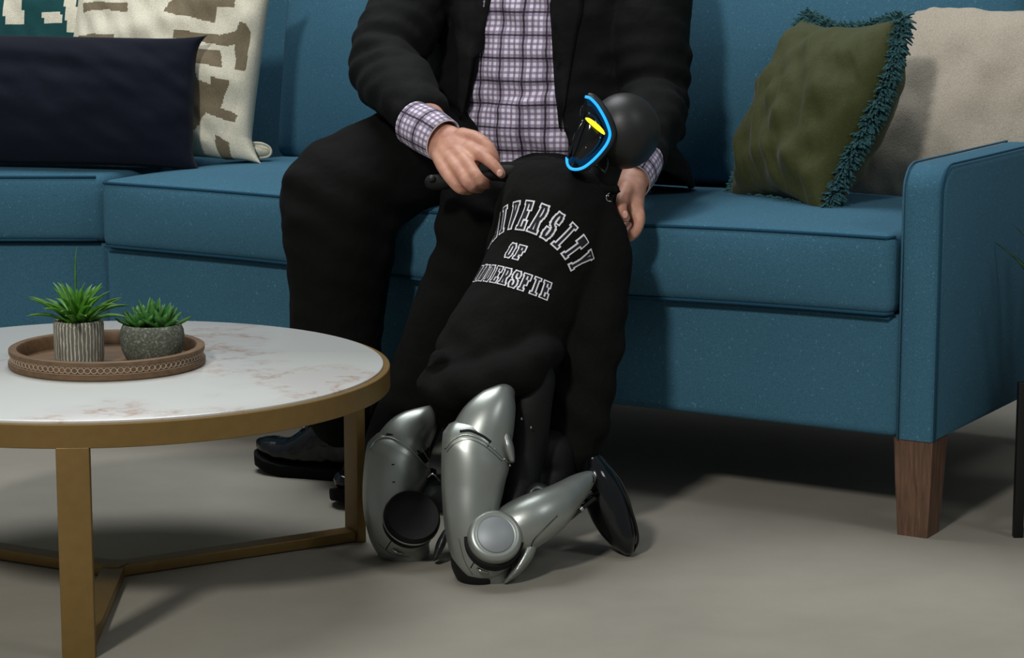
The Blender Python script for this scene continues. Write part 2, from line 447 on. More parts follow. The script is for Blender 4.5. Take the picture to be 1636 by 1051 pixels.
# arm: rounded front profile in (t, z), extruded along s
def arm():
    prof = []
    t0, t1, z0, z1, r = 0.0, 0.86, 0.166, 0.622, 0.045
    prof += [(t1, z0), (t0, z0)]
    for k in range(9):
        a = math.pi - math.pi / 2 * k / 8; prof.append((t0 + r + r * math.cos(a), z1 - r + r * math.sin(a)))
    prof += [(t0 + 0.2, z1), (t0 + 0.5, z1 + 0.001), (t1, z1)]
    cx, cz = 0.43, 0.40; V = []; F = []; n = len(prof)
    lev = [(0.0, 0.012), (-0.004, 0.004), (-0.012, 0.0), (-0.063, 0.0), (-0.071, 0.004), (-0.075, 0.012)]
    for (s_, ins) in lev:
        for (t, z) in prof:
            V.append(S(s_ + 0.0, t + (ins if t < cx else -ins), z + (ins if z < cz else -ins)))
    for i in range(len(lev) - 1):
        for k in range(n): F.append((i * n + k, i * n + (k + 1) % n, (i + 1) * n + (k + 1) % n, (i + 1) * n + k))
    F.append(tuple(range(n))); F.append(tuple(range((len(lev) - 1) * n, len(lev) * n)))
    a = mk('arm', V, F, M['sofa'], sofa, True, auto=50)
    for s_ in (-0.006, -0.071):
        pts = [S(s_, t - 0.001 if t < 0.02 else t, z + (0.0012 if z > 0.61 else 0)) for (t, z) in prof[1:]]
        V, F = tube(pts, 0.0020, 6); mk('piping', V, F, M['sofa_pipe'] if s_ < -0.05 else M['sofa'], a)
arm()
# legs
def sofa_leg(s_, t_):
    V = []; F = []
    for (z, w) in ((0.167, 0.034), (0.09, 0.031), (0.0, 0.0265)):
        for (a, b) in ((-1, -1), (1, -1), (1, 1), (-1, 1)): V.append(S(s_ + a * w, t_ + b * w, z))
    for i in range(2):
        for k in range(4): F.append((i * 4 + k, i * 4 + (k + 1) % 4, (i + 1) * 4 + (k + 1) % 4, (i + 1) * 4 + k))
    F += [(0, 1, 2, 3), (8, 9, 10, 11)]
    mk('leg', V, F, M['wood'], sofa, False)
for (s_, t_) in ((-0.033, 0.037), (-0.033, 0.78), (1.64, 0.045), (1.64, 0.78)): sofa_leg(s_, t_)
# corner module, front parallel to the picture
def cmod(name, z0, z1, y0, y1, r, fn=None, n=(10, 8, 3), xr=-0.822):
    h = (0.70, (y1 - y0) / 2, (z1 - z0) / 2)
    def f(q):
        x, y, z = q
        if fn: z, y = fn(q, h)
        wr = (x + h[0]) / (2 * h[0]); depth = (y + h[1])
        return Vector((xr - h[0] + x + 0.55 * depth * wr, (y0 + y1) / 2 + y, (z0 + z1) / 2 + z))
    V, F = rbox(h, r, n, f); return mk(name, V, F, M['sofa'], sofa)
cmod('base', 0.166, 0.374, 4.80, 5.30, 0.014)
def cf(q, h):
    x, y = q.x / h[0], q.y / h[1]
    return (q.z + (0.014 * (1 - x ** 4) * (1 - y * y) if q.z > 0 else 0), q.y - (0.008 * (1 - (q.z / h[2]) ** 2) if q.y < 0 else 0))
c_ = cmod('seat_cushion', 0.376, 0.512, 4.782, 5.30, 0.020, cf)
for zz in (0.380, 0.508):
    V, F = tube([(-2.20, 4.784, zz), (-1.5, 4.783, zz), (-0.84, 4.784, zz)], 0.0030, 6, 4); mk('piping', V, F, M['sofa_pipe'], c_)
V, F = rbox((0.72, 0.08, 0.22), 0.04, (8, 3, 8), lambda q: Vector((-1.42 + q.x, 5.37 + q.y + 0.14 * (q.z + 0.22) - (0.035 * (1 - (q.x / 0.72) ** 4) * (1 - (q.z / 0.22) ** 2) if q.y < 0 else 0), 0.73 + q.z)))
mk('back_cushion', V, F, M['sofa'], sofa)
V, F = rbox((0.82, 0.07, 0.365), 0.03, (4, 2, 4), lambda q: Vector((-1.40 + q.x, 5.62 + q.y, 0.535 + q.z)))
mk('back_frame', V, F, M['sofa'], sofa)
V, F = rbox((0.05, 0.42, 0.22), 0.03, (2, 4, 3), lambda q: Vector((-2.27 + q.x, 5.20 + q.y, 0.39 + q.z)))
mk('arm', V, F, M['sofa'], sofa)
for (x, y) in ((-2.15, 4.86), (-2.15, 5.5)):
    V, F = rbox((0.03, 0.03, 0.083), 0.002, (1, 1, 1), lambda q: Vector((x + q.x * (0.88 + 0.12 * (q.z + .083) / .166), y + q.y, 0.083 + q.z)))
    mk('leg', V, F, M['wood'], sofa, False)

# ------------------------------------------------------------------ cushions
def pillow(name, label, c, R, N, w, h, th, mats, rot=0.0, pinch=0.10, n=48, wr=0.006, seed=0, pat=None, sagc=0.0, p=0.42, group=None, bend=None, cat='cushion', pe=2.0):
    R = Vector(R).normalized(); N = Vector(N); N = (N - R * N.dot(R)).normalized(); U = N.cross(R)
    if U.z < 0: U = -U
    R2 = R * math.cos(rot) + U * math.sin(rot); U2 = -R * math.sin(rot) + U * math.cos(rot)
    V = []; F = []; fm = []; c = Vector(c); idx = {}
    def pos(u, v, sg):
        x = w / 2 * u * (1 - pinch * (1 - abs(v) ** pe) * (0.3 + 0.7 * abs(u))); y = h / 2 * v * (1 - pinch * (1 - abs(u) ** pe) * (0.3 + 0.7 * abs(v)))
        e = max(0.0, (1 - u * u) * (1 - v * v)); z = sg * th / 2 * e ** p
        if sagc: z *= 1 - sagc * v
        # tension folds running in from the corners and edges
        q = Vector((u * 2.3 + seed, v * 2.3 - seed, sg * 3.0))
        k = wr * (noise.noise(q * 1.5) * 1.2 + 0.8 * noise.noise(Vector((q.x * 3.2 + q.y * 1.4, q.y * 1.1, q.z)))) * min(1, e * 6)
        z += sg * k
        P = Vector((x, y, z))
        if bend: P = bend(P, u, v)
        return c + R2 * P.x + U2 * P.y + N * P.z
    for sg in (1, -1):
        for j in range(n + 1):
            for i in range(n + 1):
                u = math.sin((i / n - 0.5) * math.pi); v = math.sin((j / n - 0.5) * math.pi)
                u = 0.5 * u + 0.5 * (2 * i / n - 1); v = 0.5 * v + 0.5 * (2 * j / n - 1)
                edge = i in (0, n) or j in (0, n)
                key = (i, j) if edge else (i, j, sg)
                if key not in idx: idx[key] = len(V); V.append(pos(u, v, sg))
        for j in range(n):
            for i in range(n):
                q = [idx.get((a, b)) if (a in (0, n) or b in (0, n)) else idx[(a, b, sg)] for (a, b) in ((i, j), (i + 1, j), (i + 1, j + 1), (i, j + 1))]
                F.append(tuple(q) if sg > 0 else tuple(q[::-1]))
                if pat:
                    uu = (i + 0.5) / n; vv = (j + 0.5) / n
                    uu = 0.5 * (0.5 * math.sin((uu - 0.5) * math.pi) + 0.5 * (2 * uu - 1)) + 0.5; vv = 0.5 * (0.5 * math.sin((vv - 0.5) * math.pi) + 0.5 * (2 * vv - 1)) + 0.5
                    fm.append(pat(uu, vv))
    o = mk(name, V, F, mats, None, True, fm=fm if pat else None, origin=c)
    tag(o, label, cat, group)
    edge = [pos(u, -1, 1) for u in np.linspace(-1, 1, 24)] + [pos(1, v, 1) for v in np.linspace(-1, 1, 24)][1:] + [pos(u, 1, 1) for u in np.linspace(1, -1, 24)][1:] + [pos(-1, v, 1) for v in np.linspace(1, -1, 24)][1:-1]
    return o, edge, pos, (R2, U2, N)
def inpoly(x, y, P):
    c = False; j = len(P) - 1
    for i in range(len(P)):
        if (P[i][1] > y) != (P[j][1] > y) and x < (P[j][0] - P[i][0]) * (y - P[i][1]) / (P[j][1] - P[i][1]) + P[i][0]: c = not c
        j = i
    return c
#PILLOWS
# patterned square cushion: abstract blocks in taupe on cream
TPX = [[(206, 10), (232, 16), (270, 20), (285, 22), (345, 22), (357, 0), (372, -12), (440, -12), (428, 14), (384, 8), (390, 40), (361, 40), (361, 65), (336, 60), (275, 52), (284, 30), (206, 27)],
       [(118, 42), (140, 36), (210, 38), (214, 54), (180, 52), (176, 49), (140, 50), (120, 56)],
       [(300, 79), (375, 83), (398, 75), (402, 60), (412, 62), (420, 75), (420, 130), (405, 130), (402, 95), (385, 97), (300, 92)],
       [(322, 105), (380, 106), (387, 130), (316, 126)],
       [(315, 138), (348, 140), (352, 152), (372, 155), (373, 145), (400, 147), (388, 187), (416, 192), (412, 204), (366, 198), (350, 225), (326, 226), (324, 250), (303, 248), (312, 230), (314, 214), (262, 212), (262, 178), (333, 180)],
       [(380, 228), (400, 236), (392, 262), (378, 262)], [(160, -12), (202, -12), (200, 4), (162, 5)], [(120, 90), (200, 90), (200, 130), (150, 130), (150, 200), (120, 200)], [(180, 160), (240, 150), (230, 240), (200, 240)]]
TP = [[((x - 92) / 338.0, (260 - y) / 276.0) for x, y in P] for P in TPX]
def pat1(u, v):
    uu = u + 0.008 * noise.noise(Vector((u * 40, v * 9, 0))); vv = v + 0.008 * noise.noise(Vector((u * 9, v * 60, 5)))
    return 1 if any(inpoly(uu, vv, P) for P in TP) else 0
o = pillow('patterned_cushion', 'cream square cushion with taupe block pattern behind the navy cushion', W(262, 105, 5.05), (0.93, -0.33, 0), (-0.32, -0.90, 0.28), 0.485, 0.42, 0.16,
       [M['cream'], M['taupe']], rot=-0.02, pinch=0.10, pe=5, n=190, bend=lambda P, u, v: P + Vector((0.012, 0.012, 0)) * max(0, u - 0.7) / 0.3 * max(0, -v - 0.7) / 0.3, wr=0.008, seed=3, pat=pat1)
V, F = remesh([pl([(386, 240, 5.0, 9, .03), (402, 240, 4.985, 14, .03), (418, 241, 4.98, 12, .028), (428, 243, 4.985, 7, .02)])], 0.003, 3, None)
mk('folded_corner', V, F, M['cream'], o[0])
V, F = tube([W(402, 228, 4.96), W(418, 229, 4.955), W(430, 235, 4.96), W(433, 243, 4.96), W(428, 250, 4.96), W(410, 253, 4.96)], 0.0025, 8, 4); mk('corner_seam', V, F, M['cream'], o[0])
def pat2(u, v):
    rects = [(.70, .80, .78, .92), (.55, .85, .70, .96), (.82, .55, .88, .78), (.70, .60, .80, .66), (.5, .6, .6, .8), (.9, .3, .97, .5)]
    return 1 if any(a < u + 0.15 * (v - .7) < c_ and b < v < d for (a, b, c_, d) in rects) else 0
pillow('teal_cushion', 'dark teal cushion with cream dashes at the sofa corner, behind the navy cushion', W(20, 80, 5.16), (0.98, -0.15, 0), (-0.15, -0.93, 0.3), 0.44, 0.42, 0.13,
       [M['tealp'], M['cream']], rot=0.05, n=80, seed=8, pat=pat2)
pillow('navy_cushion', 'plain navy velvet rectangular cushion in front of the patterned cushions', W(72, 160, 4.90), (1.0, -0.02, 0), (0.02, -0.95, 0.25), 0.66, 0.285, 0.13,
       [M['navy']], rot=-0.02, pinch=0.07, pe=7, n=60, wr=0.006, seed=5)
o, edge, pos, fr = pillow('green_cushion', 'olive green velvet cushion edged with teal fringe', W(1304, 184, 4.34), (0.43, -0.90, 0), (-0.80, -0.38, 0.42), 0.315, 0.385, 0.19,
       [M['green']], rot=0.03, pinch=0.15, n=60, wr=0.012, seed=11, bend=lambda P, u, v: Vector((P.x + 0.030 * (1 - v * v) * u + 0.012 * math.sin((v + 0.15) * 3.3) * max(0, u), P.y, P.z)))
def fringe(parent, pos, fr):
    V = []; F = []; rnd = random.Random(4)
    sides = [lambda t: (t, 1), lambda t: (1, t), lambda t: (t, -1), lambda t: (-1, t)]
    outs = [(0, 1), (1, 0), (0, -1), (-1, 0)]
    for si, sf in enumerate(sides):
        for k in range(1000):
            t = rnd.uniform(-1.0, 1.0); u, v = sf(t); p = pos(u, v, 1)
            od = fr[0] * outs[si][0] + fr[1] * outs[si][1]
            d = (od * rnd.uniform(0.25, 0.9) + fr[2] * rnd.uniform(-0.9, 1.1) + Vector((rnd.uniform(-.6, .6), rnd.uniform(-.6, .6), rnd.uniform(-.7, .4)))).normalized()
            L = rnd.uniform(0.016, 0.028); sd = d.orthogonal().normalized() * 0.0019; ud = d.cross(sd)
            b = len(V); p2 = p + d * L * 0.6; p3 = p + d * L + Vector((0, 0, -0.004))
            for (q, kk) in ((p, 1.0), (p2, 1.3), (p3, 0.8)):
                for a in range(3):
                    an = 2.094 * a; V.append(q + (sd * math.cos(an) + ud * math.sin(an)) * kk)
            for i in range(2):
                for a in range(3): F.append((b + i * 3 + a, b + i * 3 + (a + 1) % 3, b + (i + 1) * 3 + (a + 1) % 3, b + (i + 1) * 3 + a))
            F.append((b + 6, b + 7, b + 8))
    mk('fringe', V, F, M['fringe'], parent, False, recalc=False, kind='stuff', label='teal cut fringe')
    V, F = tube([pos(*q, 1) for q in [(a, 1) for a in np.linspace(-1, 1, 20)] + [(1, a) for a in np.linspace(1, -1, 20)] + [(a, -1) for a in np.linspace(1, -1, 20)] + [(-1, a) for a in np.linspace(-1, 1, 20)]], 0.005, 8)
    mk('braid', V, F, M['fringe'], parent)
fringe(o, pos, fr)
o, edge, pos, fr = pillow('linen_cushion', 'large pale beige linen cushion leaning between sofa back and arm', W(1562, 183, 4.42), (0.88, -0.47, 0), (-0.44, -0.84, 0.28), 0.46, 0.44, 0.20,
       [M['linen']], rot=-0.12, pinch=0.08, n=60, wr=0.005, seed=21)
V = []; F = []
fw_ = lambda a: 0.020 if (a - o.location).dot(fr[1]) > 0.14 else 0.004
rnd = random.Random(2); E_ = [Vector(e) for e in edge]; cen = sum(E_, Vector()) / len(E_)
for k in range(len(E_) * 3):
    a = E_[(k // 3) % len(E_)].lerp(E_[(k // 3 + 1) % len(E_)], (k % 3) / 3); d = (a - cen); d = (d - fr[2] * d.dot(fr[2])).normalized()
    wv = fr[2] * 0.007 * math.sin(k * 0.42) + fr[1] * 0.004 * math.sin(k * 0.3)
    V += [a - d * 0.004 + fr[2] * 0.0015, a - d * 0.004 - fr[2] * 0.0015, a + d * fw_(a) + wv - fr[2] * 0.0008, a + d * fw_(a) + wv + fr[2] * 0.0008]
n_ = len(E_) * 3
for k in range(n_):
    for a in range(4): F.append((k * 4 + a, k * 4 + (a + 1) % 4, ((k + 1) % n_) * 4 + (a + 1) % 4, ((k + 1) % n_) * 4 + a))
mk('flange', V, F, M['linen_w'], o)

# ------------------------------------------------------------------ coffee table
TC = Vector((-0.6248, 3.6205, 0)); TR = 0.4355; TH = 0.3363
table = empty('coffee_table', TC, 'round coffee table with white marble top and brass coloured frame', 'table')
V, F = revolve([(0.0, TH), (TR - 0.0125, TH), (TR - 0.0105, TH - 0.0015), (TR - 0.0105, TH - 0.018), (0, TH - 0.018)], TC, 160)
mk('marble_top', V, F, M['marble'], table, True, auto=40)
V, F = revolve([(TR - 0.0105, TH - 0.004), (TR - 0.001, TH - 0.004), (TR, TH - 0.005), (TR, TH - 0.0365), (TR - 0.001, TH - 0.0375), (TR - 0.0105, TH - 0.0375)], TC, 160, closed=True)
mk('rim', V, F, M['brass'], table, True, auto=40)
for a, zo in ((0.0515, 0.0), (2.1196, 0.0007), (2.1196 + 2.1, 0.0014)):
    rd = Vector((math.sin(a), -math.cos(a), 0)); tg = Vector((math.cos(a), math.sin(a), 0))
    pz = TC + rd * (TR - 0.008)
    V, F = beam(pz + Vector((0, 0, 0.0)), pz + Vector((0, 0, TH - 0.036)), tg, 0.046 if a < 1 else 0.046, 0.016)
    mk('leg', V, F, M['brass'], table, True, auto=40)
    V, F = beam(TC - rd * 0.006 + Vector((0, 0, 0.0095 + zo)), TC + rd * (TR - 0.016) + Vector((0, 0, 0.0095 + zo)), tg, 0.036, 0.017)
    mk('stretcher', V, F, M['brass'], table, True, auto=40)

V, F = revolve([(0, 0.0005), (0.0235, 0.0005), (0.0235, 0.0195), (0.023, 0.0203), (0, 0.0203)], TC, 6)
mk('stretcher_hub', V, F, M['brass'], table, False)

# tray
TY = Vector(W(172, 585, 3.625)); TY.z = TH
tray = empty('oval_tray', TY, 'round brown wooden tray with ring-patterned band on the marble table', 'tray')
tray.name = 'wooden_tray'
r0 = 0.150
V, F = revolve([(0, 0.006), (r0 - 0.018, 0.006), (r0 - 0.016, 0.008), (r0 - 0.014, 0.026), (r0 - 0.012, 0.029), (r0 - 0.003, 0.030), (r0, 0.0285), (r0, 0.0235), (r0 - 0.002, 0.022),
                (r0 - 0.0035, 0.021), (r0 - 0.0035, 0.0115), (r0 - 0.001, 0.0105), (r0 + 0.001, 0.009), (r0 + 0.001, 0.003), (r0 - 0.002, 0.0), (0, 0.0)], TY, 128)
mk('tray_body', V, F, M['traywood'], tray, True, auto=35)
V, F = revolve([(r0 - 0.002, 0.0225), (r0 - 0.0005, 0.0218), (r0 - 0.002, 0.021)], TY, 128, closed=True); b_ = mk('bead_line', V, F, M['traypale'], tray)
V, F = revolve([(r0 - 0.002, 0.0112), (r0 + 0.0002, 0.0104), (r0 - 0.002, 0.0097)], TY, 128, closed=True); mk('bead_line', V, F, M['traypale'], tray)
first = None
for k in range(94):
    a = 2 * math.pi * k / 94
    if first is None:
        pts = [Vector((r0 - 0.003, 0.0047 * math.cos(t), 0.0163 + 0.0042 * math.sin(t))) for t in np.linspace(0, 2 * math.pi, 13)[:-1]]
        V, F = tube(pts, 0.0011, 5, closed=True)
        first = mk('ring', [v + TY for v in V], F, M['traypale'], tray, label='pale ring of the carved band'); o = first; del o['label']
    else:
        o = first.copy(); COL.objects.link(o); o.parent = tray
    o.rotation_euler = (0, 0, a)

# potted plants
def pot(name, label, c, prof, mat, soil_r, soil_z):
    r = empty(name, c, label, 'plant')
    V, F, UV = revolve(prof, c, 48, True); mk('pot', V, F, mat, r, True, uv=UV, auto=50)
    V, F = revolve([(0, soil_z), (soil_r, soil_z - 0.001)], c, 24); mk('soil', V, F, M['soil'], r)
    return r
def leaf(parent, base, az, el, L, w, curl, mat, n=7, droop=0.0, name='leaf', thick=0.0008, fold=0.25):
    """tapering blade that starts at elevation el and bends over by curl"""
    V = []; F = []; p = Vector(base); e = el
    hd = Vector((math.cos(az), math.sin(az), 0)); sd = Vector((-math.sin(az), math.cos(az), 0))
    for i in range(n + 1):
        t = i / n; ww = w * (math.sin(math.pi * min(1, 0.25 + 0.75 * t)) ** 0.8) if i < n else 0.0004
        d = hd * math.cos(e) + Vector((0, 0, math.sin(e))); nn = sd.cross(d) * -1
        V += [p - sd * ww / 2 + nn * ww * fold, p, p + sd * ww / 2 + nn * ww * fold, p + (-nn) * thick * (1.2 if i < n else .2)]
        p = p + d * L / n; e -= curl / n
    for i in range(n):
        b = i * 4
        for (x, y) in ((0, 1), (1, 2), (2, 3), (3, 0)): F.append((b + x, b + y, b + 4 + y, b + 4 + x))
    F.append((0, 1, 2, 3)); F.append(tuple(n * 4 + k for k in range(4)))
    return mk(name, V, F, mat, parent, True)
c = Vector(W(127, 570, 3.60)); c.z = TH + 0.0065
p1 = pot('potted_grass_plant', 'spiky green plant in white ribbed pot on the tray', c,
         [(0, 0), (0.034, 0), (0.037, 0.003), (0.0378, 0.012), (0.0385, 0.06), (0.0375, 0.066), (0.0345, 0.0675), (0.0315, 0.066), (0.031, 0.055), (0, 0.055)], M['pot1'], 0.031, 0.060)
rnd = random.Random(12)
for k in range(38):
    az = 2.4 * k + rnd.uniform(-.3, .3); ring_ = k / 38
    el = math.radians(86 - 52 * ring_ + rnd.uniform(-6, 6)); L = rnd.uniform(0.070, 0.088) * (0.85 + 0.2 * ring_)
    leaf(p1, c + Vector((math.cos(az) * 0.013 * ring_, math.sin(az) * 0.013 * ring_, 0.058)), az, el, L, rnd.uniform(0.011, 0.016), rnd.uniform(0.3, 1.1), M['leaf1'], fold=0.3)
leaf(p1, c + Vector((0.002, 0, 0.058)), math.pi * 0.98, math.radians(82), 0.122, 0.007, -0.30, M['leaf1'])
c = Vector(W(244, 568, 3.625)); c.z = TH + 0.0065
p2 = pot('potted_succulent', 'small green succulent in grey speckled bowl pot on the tray', c,
         [(0, 0), (0.036, 0), (0.041, 0.004), (0.0475, 0.018), (0.050, 0.034), (0.0485, 0.048), (0.045, 0.056), (0.0425, 0.0575), (0.040, 0.056), (0.040, 0.045), (0, 0.045)], M['pot2'], 0.041, 0.052)
for (dx, L_, m) in ((-0.014, 1.0, 22), (0.018, 1.05, 20), (0.002, 1.25, 10)):
    for k in range(m):
        az = 2.4 * k + dx * 50; rg = k / m
        leaf(p2, c + Vector((dx + math.cos(az) * 0.006 * rg, math.sin(az) * 0.008, 0.050)), az, math.radians((84 if L_ > 1.1 else 66) - 48 * rg), 0.038 * L_ * rnd.uniform(.85, 1.1), 0.017, -0.15, M['leaf2'], n=5, thick=0.003, fold=0.12)

# ------------------------------------------------------------------ plant stand at the right
c = Vector((0.96, 3.86, 0)); ST = c + Vector((0.01, 0.07, 0))
stand = empty('plant_stand', ST, 'black square metal plant stand at the right edge beside the sofa arm', 'stand')
tt = [(-0.11, -0.09), (0.11, -0.09), (0.11, 0.11), (-0.11, 0.11)]
p0 = W(1623, 850, 3.86); bx, by = p0.x + 0.003, p0.y
pts = [Vector((bx, by, 0)), Vector((bx + 0.24, by - 0.02, 0)), Vector((bx + 0.26, by + 0.22, 0)), Vector((bx + 0.13, by + 0.24, 0))]
stand.location = (sum(pts, Vector()) / 4); bpy.context.view_layer.update()
for q in pts:
    V, F = beam(q, q + Vector((0, 0, 0.263)), (1, 0, 0), 0.016, 0.016); mk('leg', V, F, M['blackmetal'], stand, True, auto=40)
for zz in (0.262, 0.10):
    for k in range(4):
        V, F = beam(pts[k] + Vector((0, 0, zz - 0.007)), pts[(k + 1) % 4] + Vector((0, 0, zz - 0.007)), (0, 0, 1), 0.014, 0.012); mk('rail', V, F, M['blackmetal'], stand, True, auto=40)
cc = sum(pts, Vector()) / 4
pp = empty('potted_floor_plant', cc + Vector((0, 0, 0.1)), 'long-leaved green plant in a brown pot inside the black stand', 'plant')
V, F = revolve([(0, 0.0), (0.09, 0.0), (0.10, 0.02), (0.115, 0.17), (0.118, 0.19), (0.11, 0.19), (0.105, 0.17), (0, 0.165)], cc + Vector((0, 0, 0.101)), 48)
mk('pot', V, F, M['terracotta'], pp, True, auto=50)
V, F = revolve([(0, 0.172), (0.104, 0.171)], cc + Vector((0, 0, 0.101)), 24); mk('soil', V, F, M['soil'], pp)
rnd = random.Random(3)
for k in range(26):
    az = 2.4 * k; leaf(pp, cc + Vector((math.cos(az) * 0.03, math.sin(az) * 0.03, 0.265)), az, math.radians(rnd.uniform(58, 84)), rnd.uniform(0.20, 0.30), 0.016, rnd.uniform(0.2, 0.8), M['leafdk'], n=8)
leaf(pp, cc + Vector((-0.05, -0.03, 0.265)), math.pi * 1.02, math.radians(64), 0.235, 0.014, -0.10, M['leaf1'], n=8)

# ------------------------------------------------------------------ seated person
man = empty('person', (0.0, 4.45, 0), 'seated person in black suit and purple checked shirt, holding a black handheld controller', 'person')
FC = Vector((-0.3, -0.954, 0)); SR = Vector((0.954, -0.3, 0))
def fold_disp(sc, amp, seed=0, st=(1, 1, 1)):
    def f(c):
        q = Vector((c.x * st[0] * sc + seed, c.y * st[1] * sc, c.z * st[2] * sc))
        return amp * (noise.noise(q) + 0.5 * noise.noise(q * 2.3))
    return f
SHO = [Vector((-0.135, 4.665, 1.03)), Vector((0.255, 4.55, 1.03))]
ELB = [W(618, 108, 4.38), W(1042, 165, 4.38)]
WRI = [W(703, 224, 4.10), W(1013, 284, 4.08)]
TCc = lambda z: Vector((0.06, 4.545 + 0.10 * max(0, z - 0.6), z))
def v5(p, a, b=None): return (p.x, p.y, p.z, a, b if b else a)
# body: head, neck, torso, arms and hands in one continuous skin
parts = [loft([v5(TCc(0.56), .15, .11), v5(TCc(0.7), .16, .12), v5(TCc(0.85), .16, .11), v5(TCc(1.0), .17, .095), v5(TCc(1.06), .13, .08), v5(TCc(1.12), .065, .065), v5(TCc(1.17) + FC * .01, .06, .062), v5(TCc(1.2) + FC * .02, .06, .065)], side=SR)]
HC = TCc(1.29) + FC * 0.045
Rm = Matrix((SR, -FC, (0, 0, 1))).transposed()
parts += [ellipsoid(HC + Vector((0, 0, 0.02)) - FC * 0.01, 0.078, 0.098, 0.105, ax=Rm), ellipsoid(HC + FC * 0.025 + Vector((0, 0, -0.055)), 0.058, 0.066, 0.065, ax=Rm),
          ellipsoid(HC + FC * 0.10 + Vector((0, 0, -0.01)), 0.014, 0.022, 0.026, ax=Rm), ellipsoid(HC + FC * 0.088 + Vector((0, 0, -0.052)), 0.026, 0.012, 0.010, ax=Rm)]
for sg in (-1, 1):
    parts += [ellipsoid(HC + SR * sg * 0.078 + Vector((0, 0, 0.0)), 0.010, 0.018, 0.032, ax=Rm), ellipsoid(HC + FC * 0.082 + SR * sg * 0.032 + Vector((0, 0, 0.038)), 0.026, 0.012, 0.008, ax=Rm)]
for i in (0, 1):
    parts.append(loft([v5(SHO[i], .055), v5(SHO[i].lerp(ELB[i], .5), .05), v5(ELB[i], .042), v5(ELB[i].lerp(WRI[i], .5), .040), v5(WRI[i], .030, .026)]))
# right hand (photo left), back of the hand up, index finger along the controller
parts += [pl([(694, 219, 4.115, 27, .026), (712, 231, 4.08, 33, .025), (729, 246, 4.045, 36, .023), (742, 258, 4.02, 33, .019), (748, 266, 4.01, 28, .014)]),
          chain([(735, 230, 4.05, 15), (764, 245, 4.005, 11.5), (786, 261, 3.98, 9.8), (797, 273, 3.975, 8.6), (802, 279, 3.978, 7.2)]),
          chain([(722, 236, 4.05, 15), (744, 257, 4.00, 11.5), (763, 284, 3.965, 10.4), (774, 292, 3.985, 9.2), (780, 294, 4.01, 8)]),
          chain([(712, 244, 4.05, 15), (729, 266, 4.00, 11), (748, 293, 3.968, 9.8), (760, 300, 3.99, 8.8), (768, 301, 4.015, 8)]),
          chain([(702, 248, 4.06, 14), (711, 273, 4.01, 10.2), (731, 299, 3.985, 8.8), (744, 304, 4.0, 8), (752, 304, 4.02, 7)]),
          chain([(738, 218, 4.06, 15), (762, 222, 4.03, 12), (780, 236, 4.01, 10.5), (789, 250, 4.005, 9), (793, 260, 4.01, 7.5)])]
# left hand (photo right), seen from the thumb side, closing on the sweatshirt
parts += [pl([(1014, 282, 4.085, 24, .026), (1009, 300, 4.055, 24, .024), (1010, 322, 4.03, 20, .026), (1015, 344, 4.02, 15, .024)]),
          chain([(1003, 300, 4.03, 13), (994, 320, 3.99, 10.5), (993, 336, 3.975, 9.5), (1000, 349, 3.975, 7.6)]),
          chain([(1014, 325, 4.02, 12), (1021, 348, 4.005, 10), (1016, 368, 3.995, 9), (1007, 379, 3.995, 7.5)]),
          chain([(1016, 328, 4.045, 12), (1022, 350, 4.035, 9.8), (1015, 370, 4.025, 9), (1005, 380, 4.02, 7.5)]),
          chain([(1015, 328, 4.07, 12), (1019, 349, 4.065, 9.5), (1010, 366, 4.055, 8.6), (1001, 374, 4.045, 7.3)]),
          chain([(1012, 326, 4.09, 11), (1013, 345, 4.09, 8.8), (1004, 358, 4.08, 7.8), (996, 364, 4.07, 6.6)])]
V, F = remesh(parts, 0.0029, 4)
body = mk('body', V, F, M['skin'], man)
# fingernails
M['nail'] = plain('nail', lin(214, 164, 148), 0.3)
for c_, w_, l_ in ((W(798.5, 276.5, 3.9652), .0055, .0062), (W(998.5, 343, 3.9655), .005, .0068)):
    V, F = ellipsoid(c_, w_, 0.002, l_); mk('fingernail', V, F, M['nail'], body)
# hair, eyes
V, F = remesh([ellipsoid(HC + Vector((0, 0, 0.035)) - FC * 0.022, 0.084, 0.098, 0.105, ax=Rm)], 0.006, 2, fold_disp(60, 0.004))
keep = [i for i, f in enumerate(F) if sum(V[k].z for k in f) / len(f) > HC.z + 0.02 + 0.9 * max(0, (sum((V[k] - HC).dot(FC) for k in f) / len(f)) - 0.0) - 0.05 * (1 if sum((V[k] - HC).dot(FC) for k in f) < 0 else 0)]
mk('hair', V, [F[i] for i in keep], M['hair'], man)
for sg in (-1, 1):
    V, F = ellipsoid(HC + FC * 0.083 + SR * sg * 0.032 + Vector((0, 0, 0.022)), 0.012, 0.008, 0.006, ax=Rm); mk('eye', V, F, M['white_print'], man)
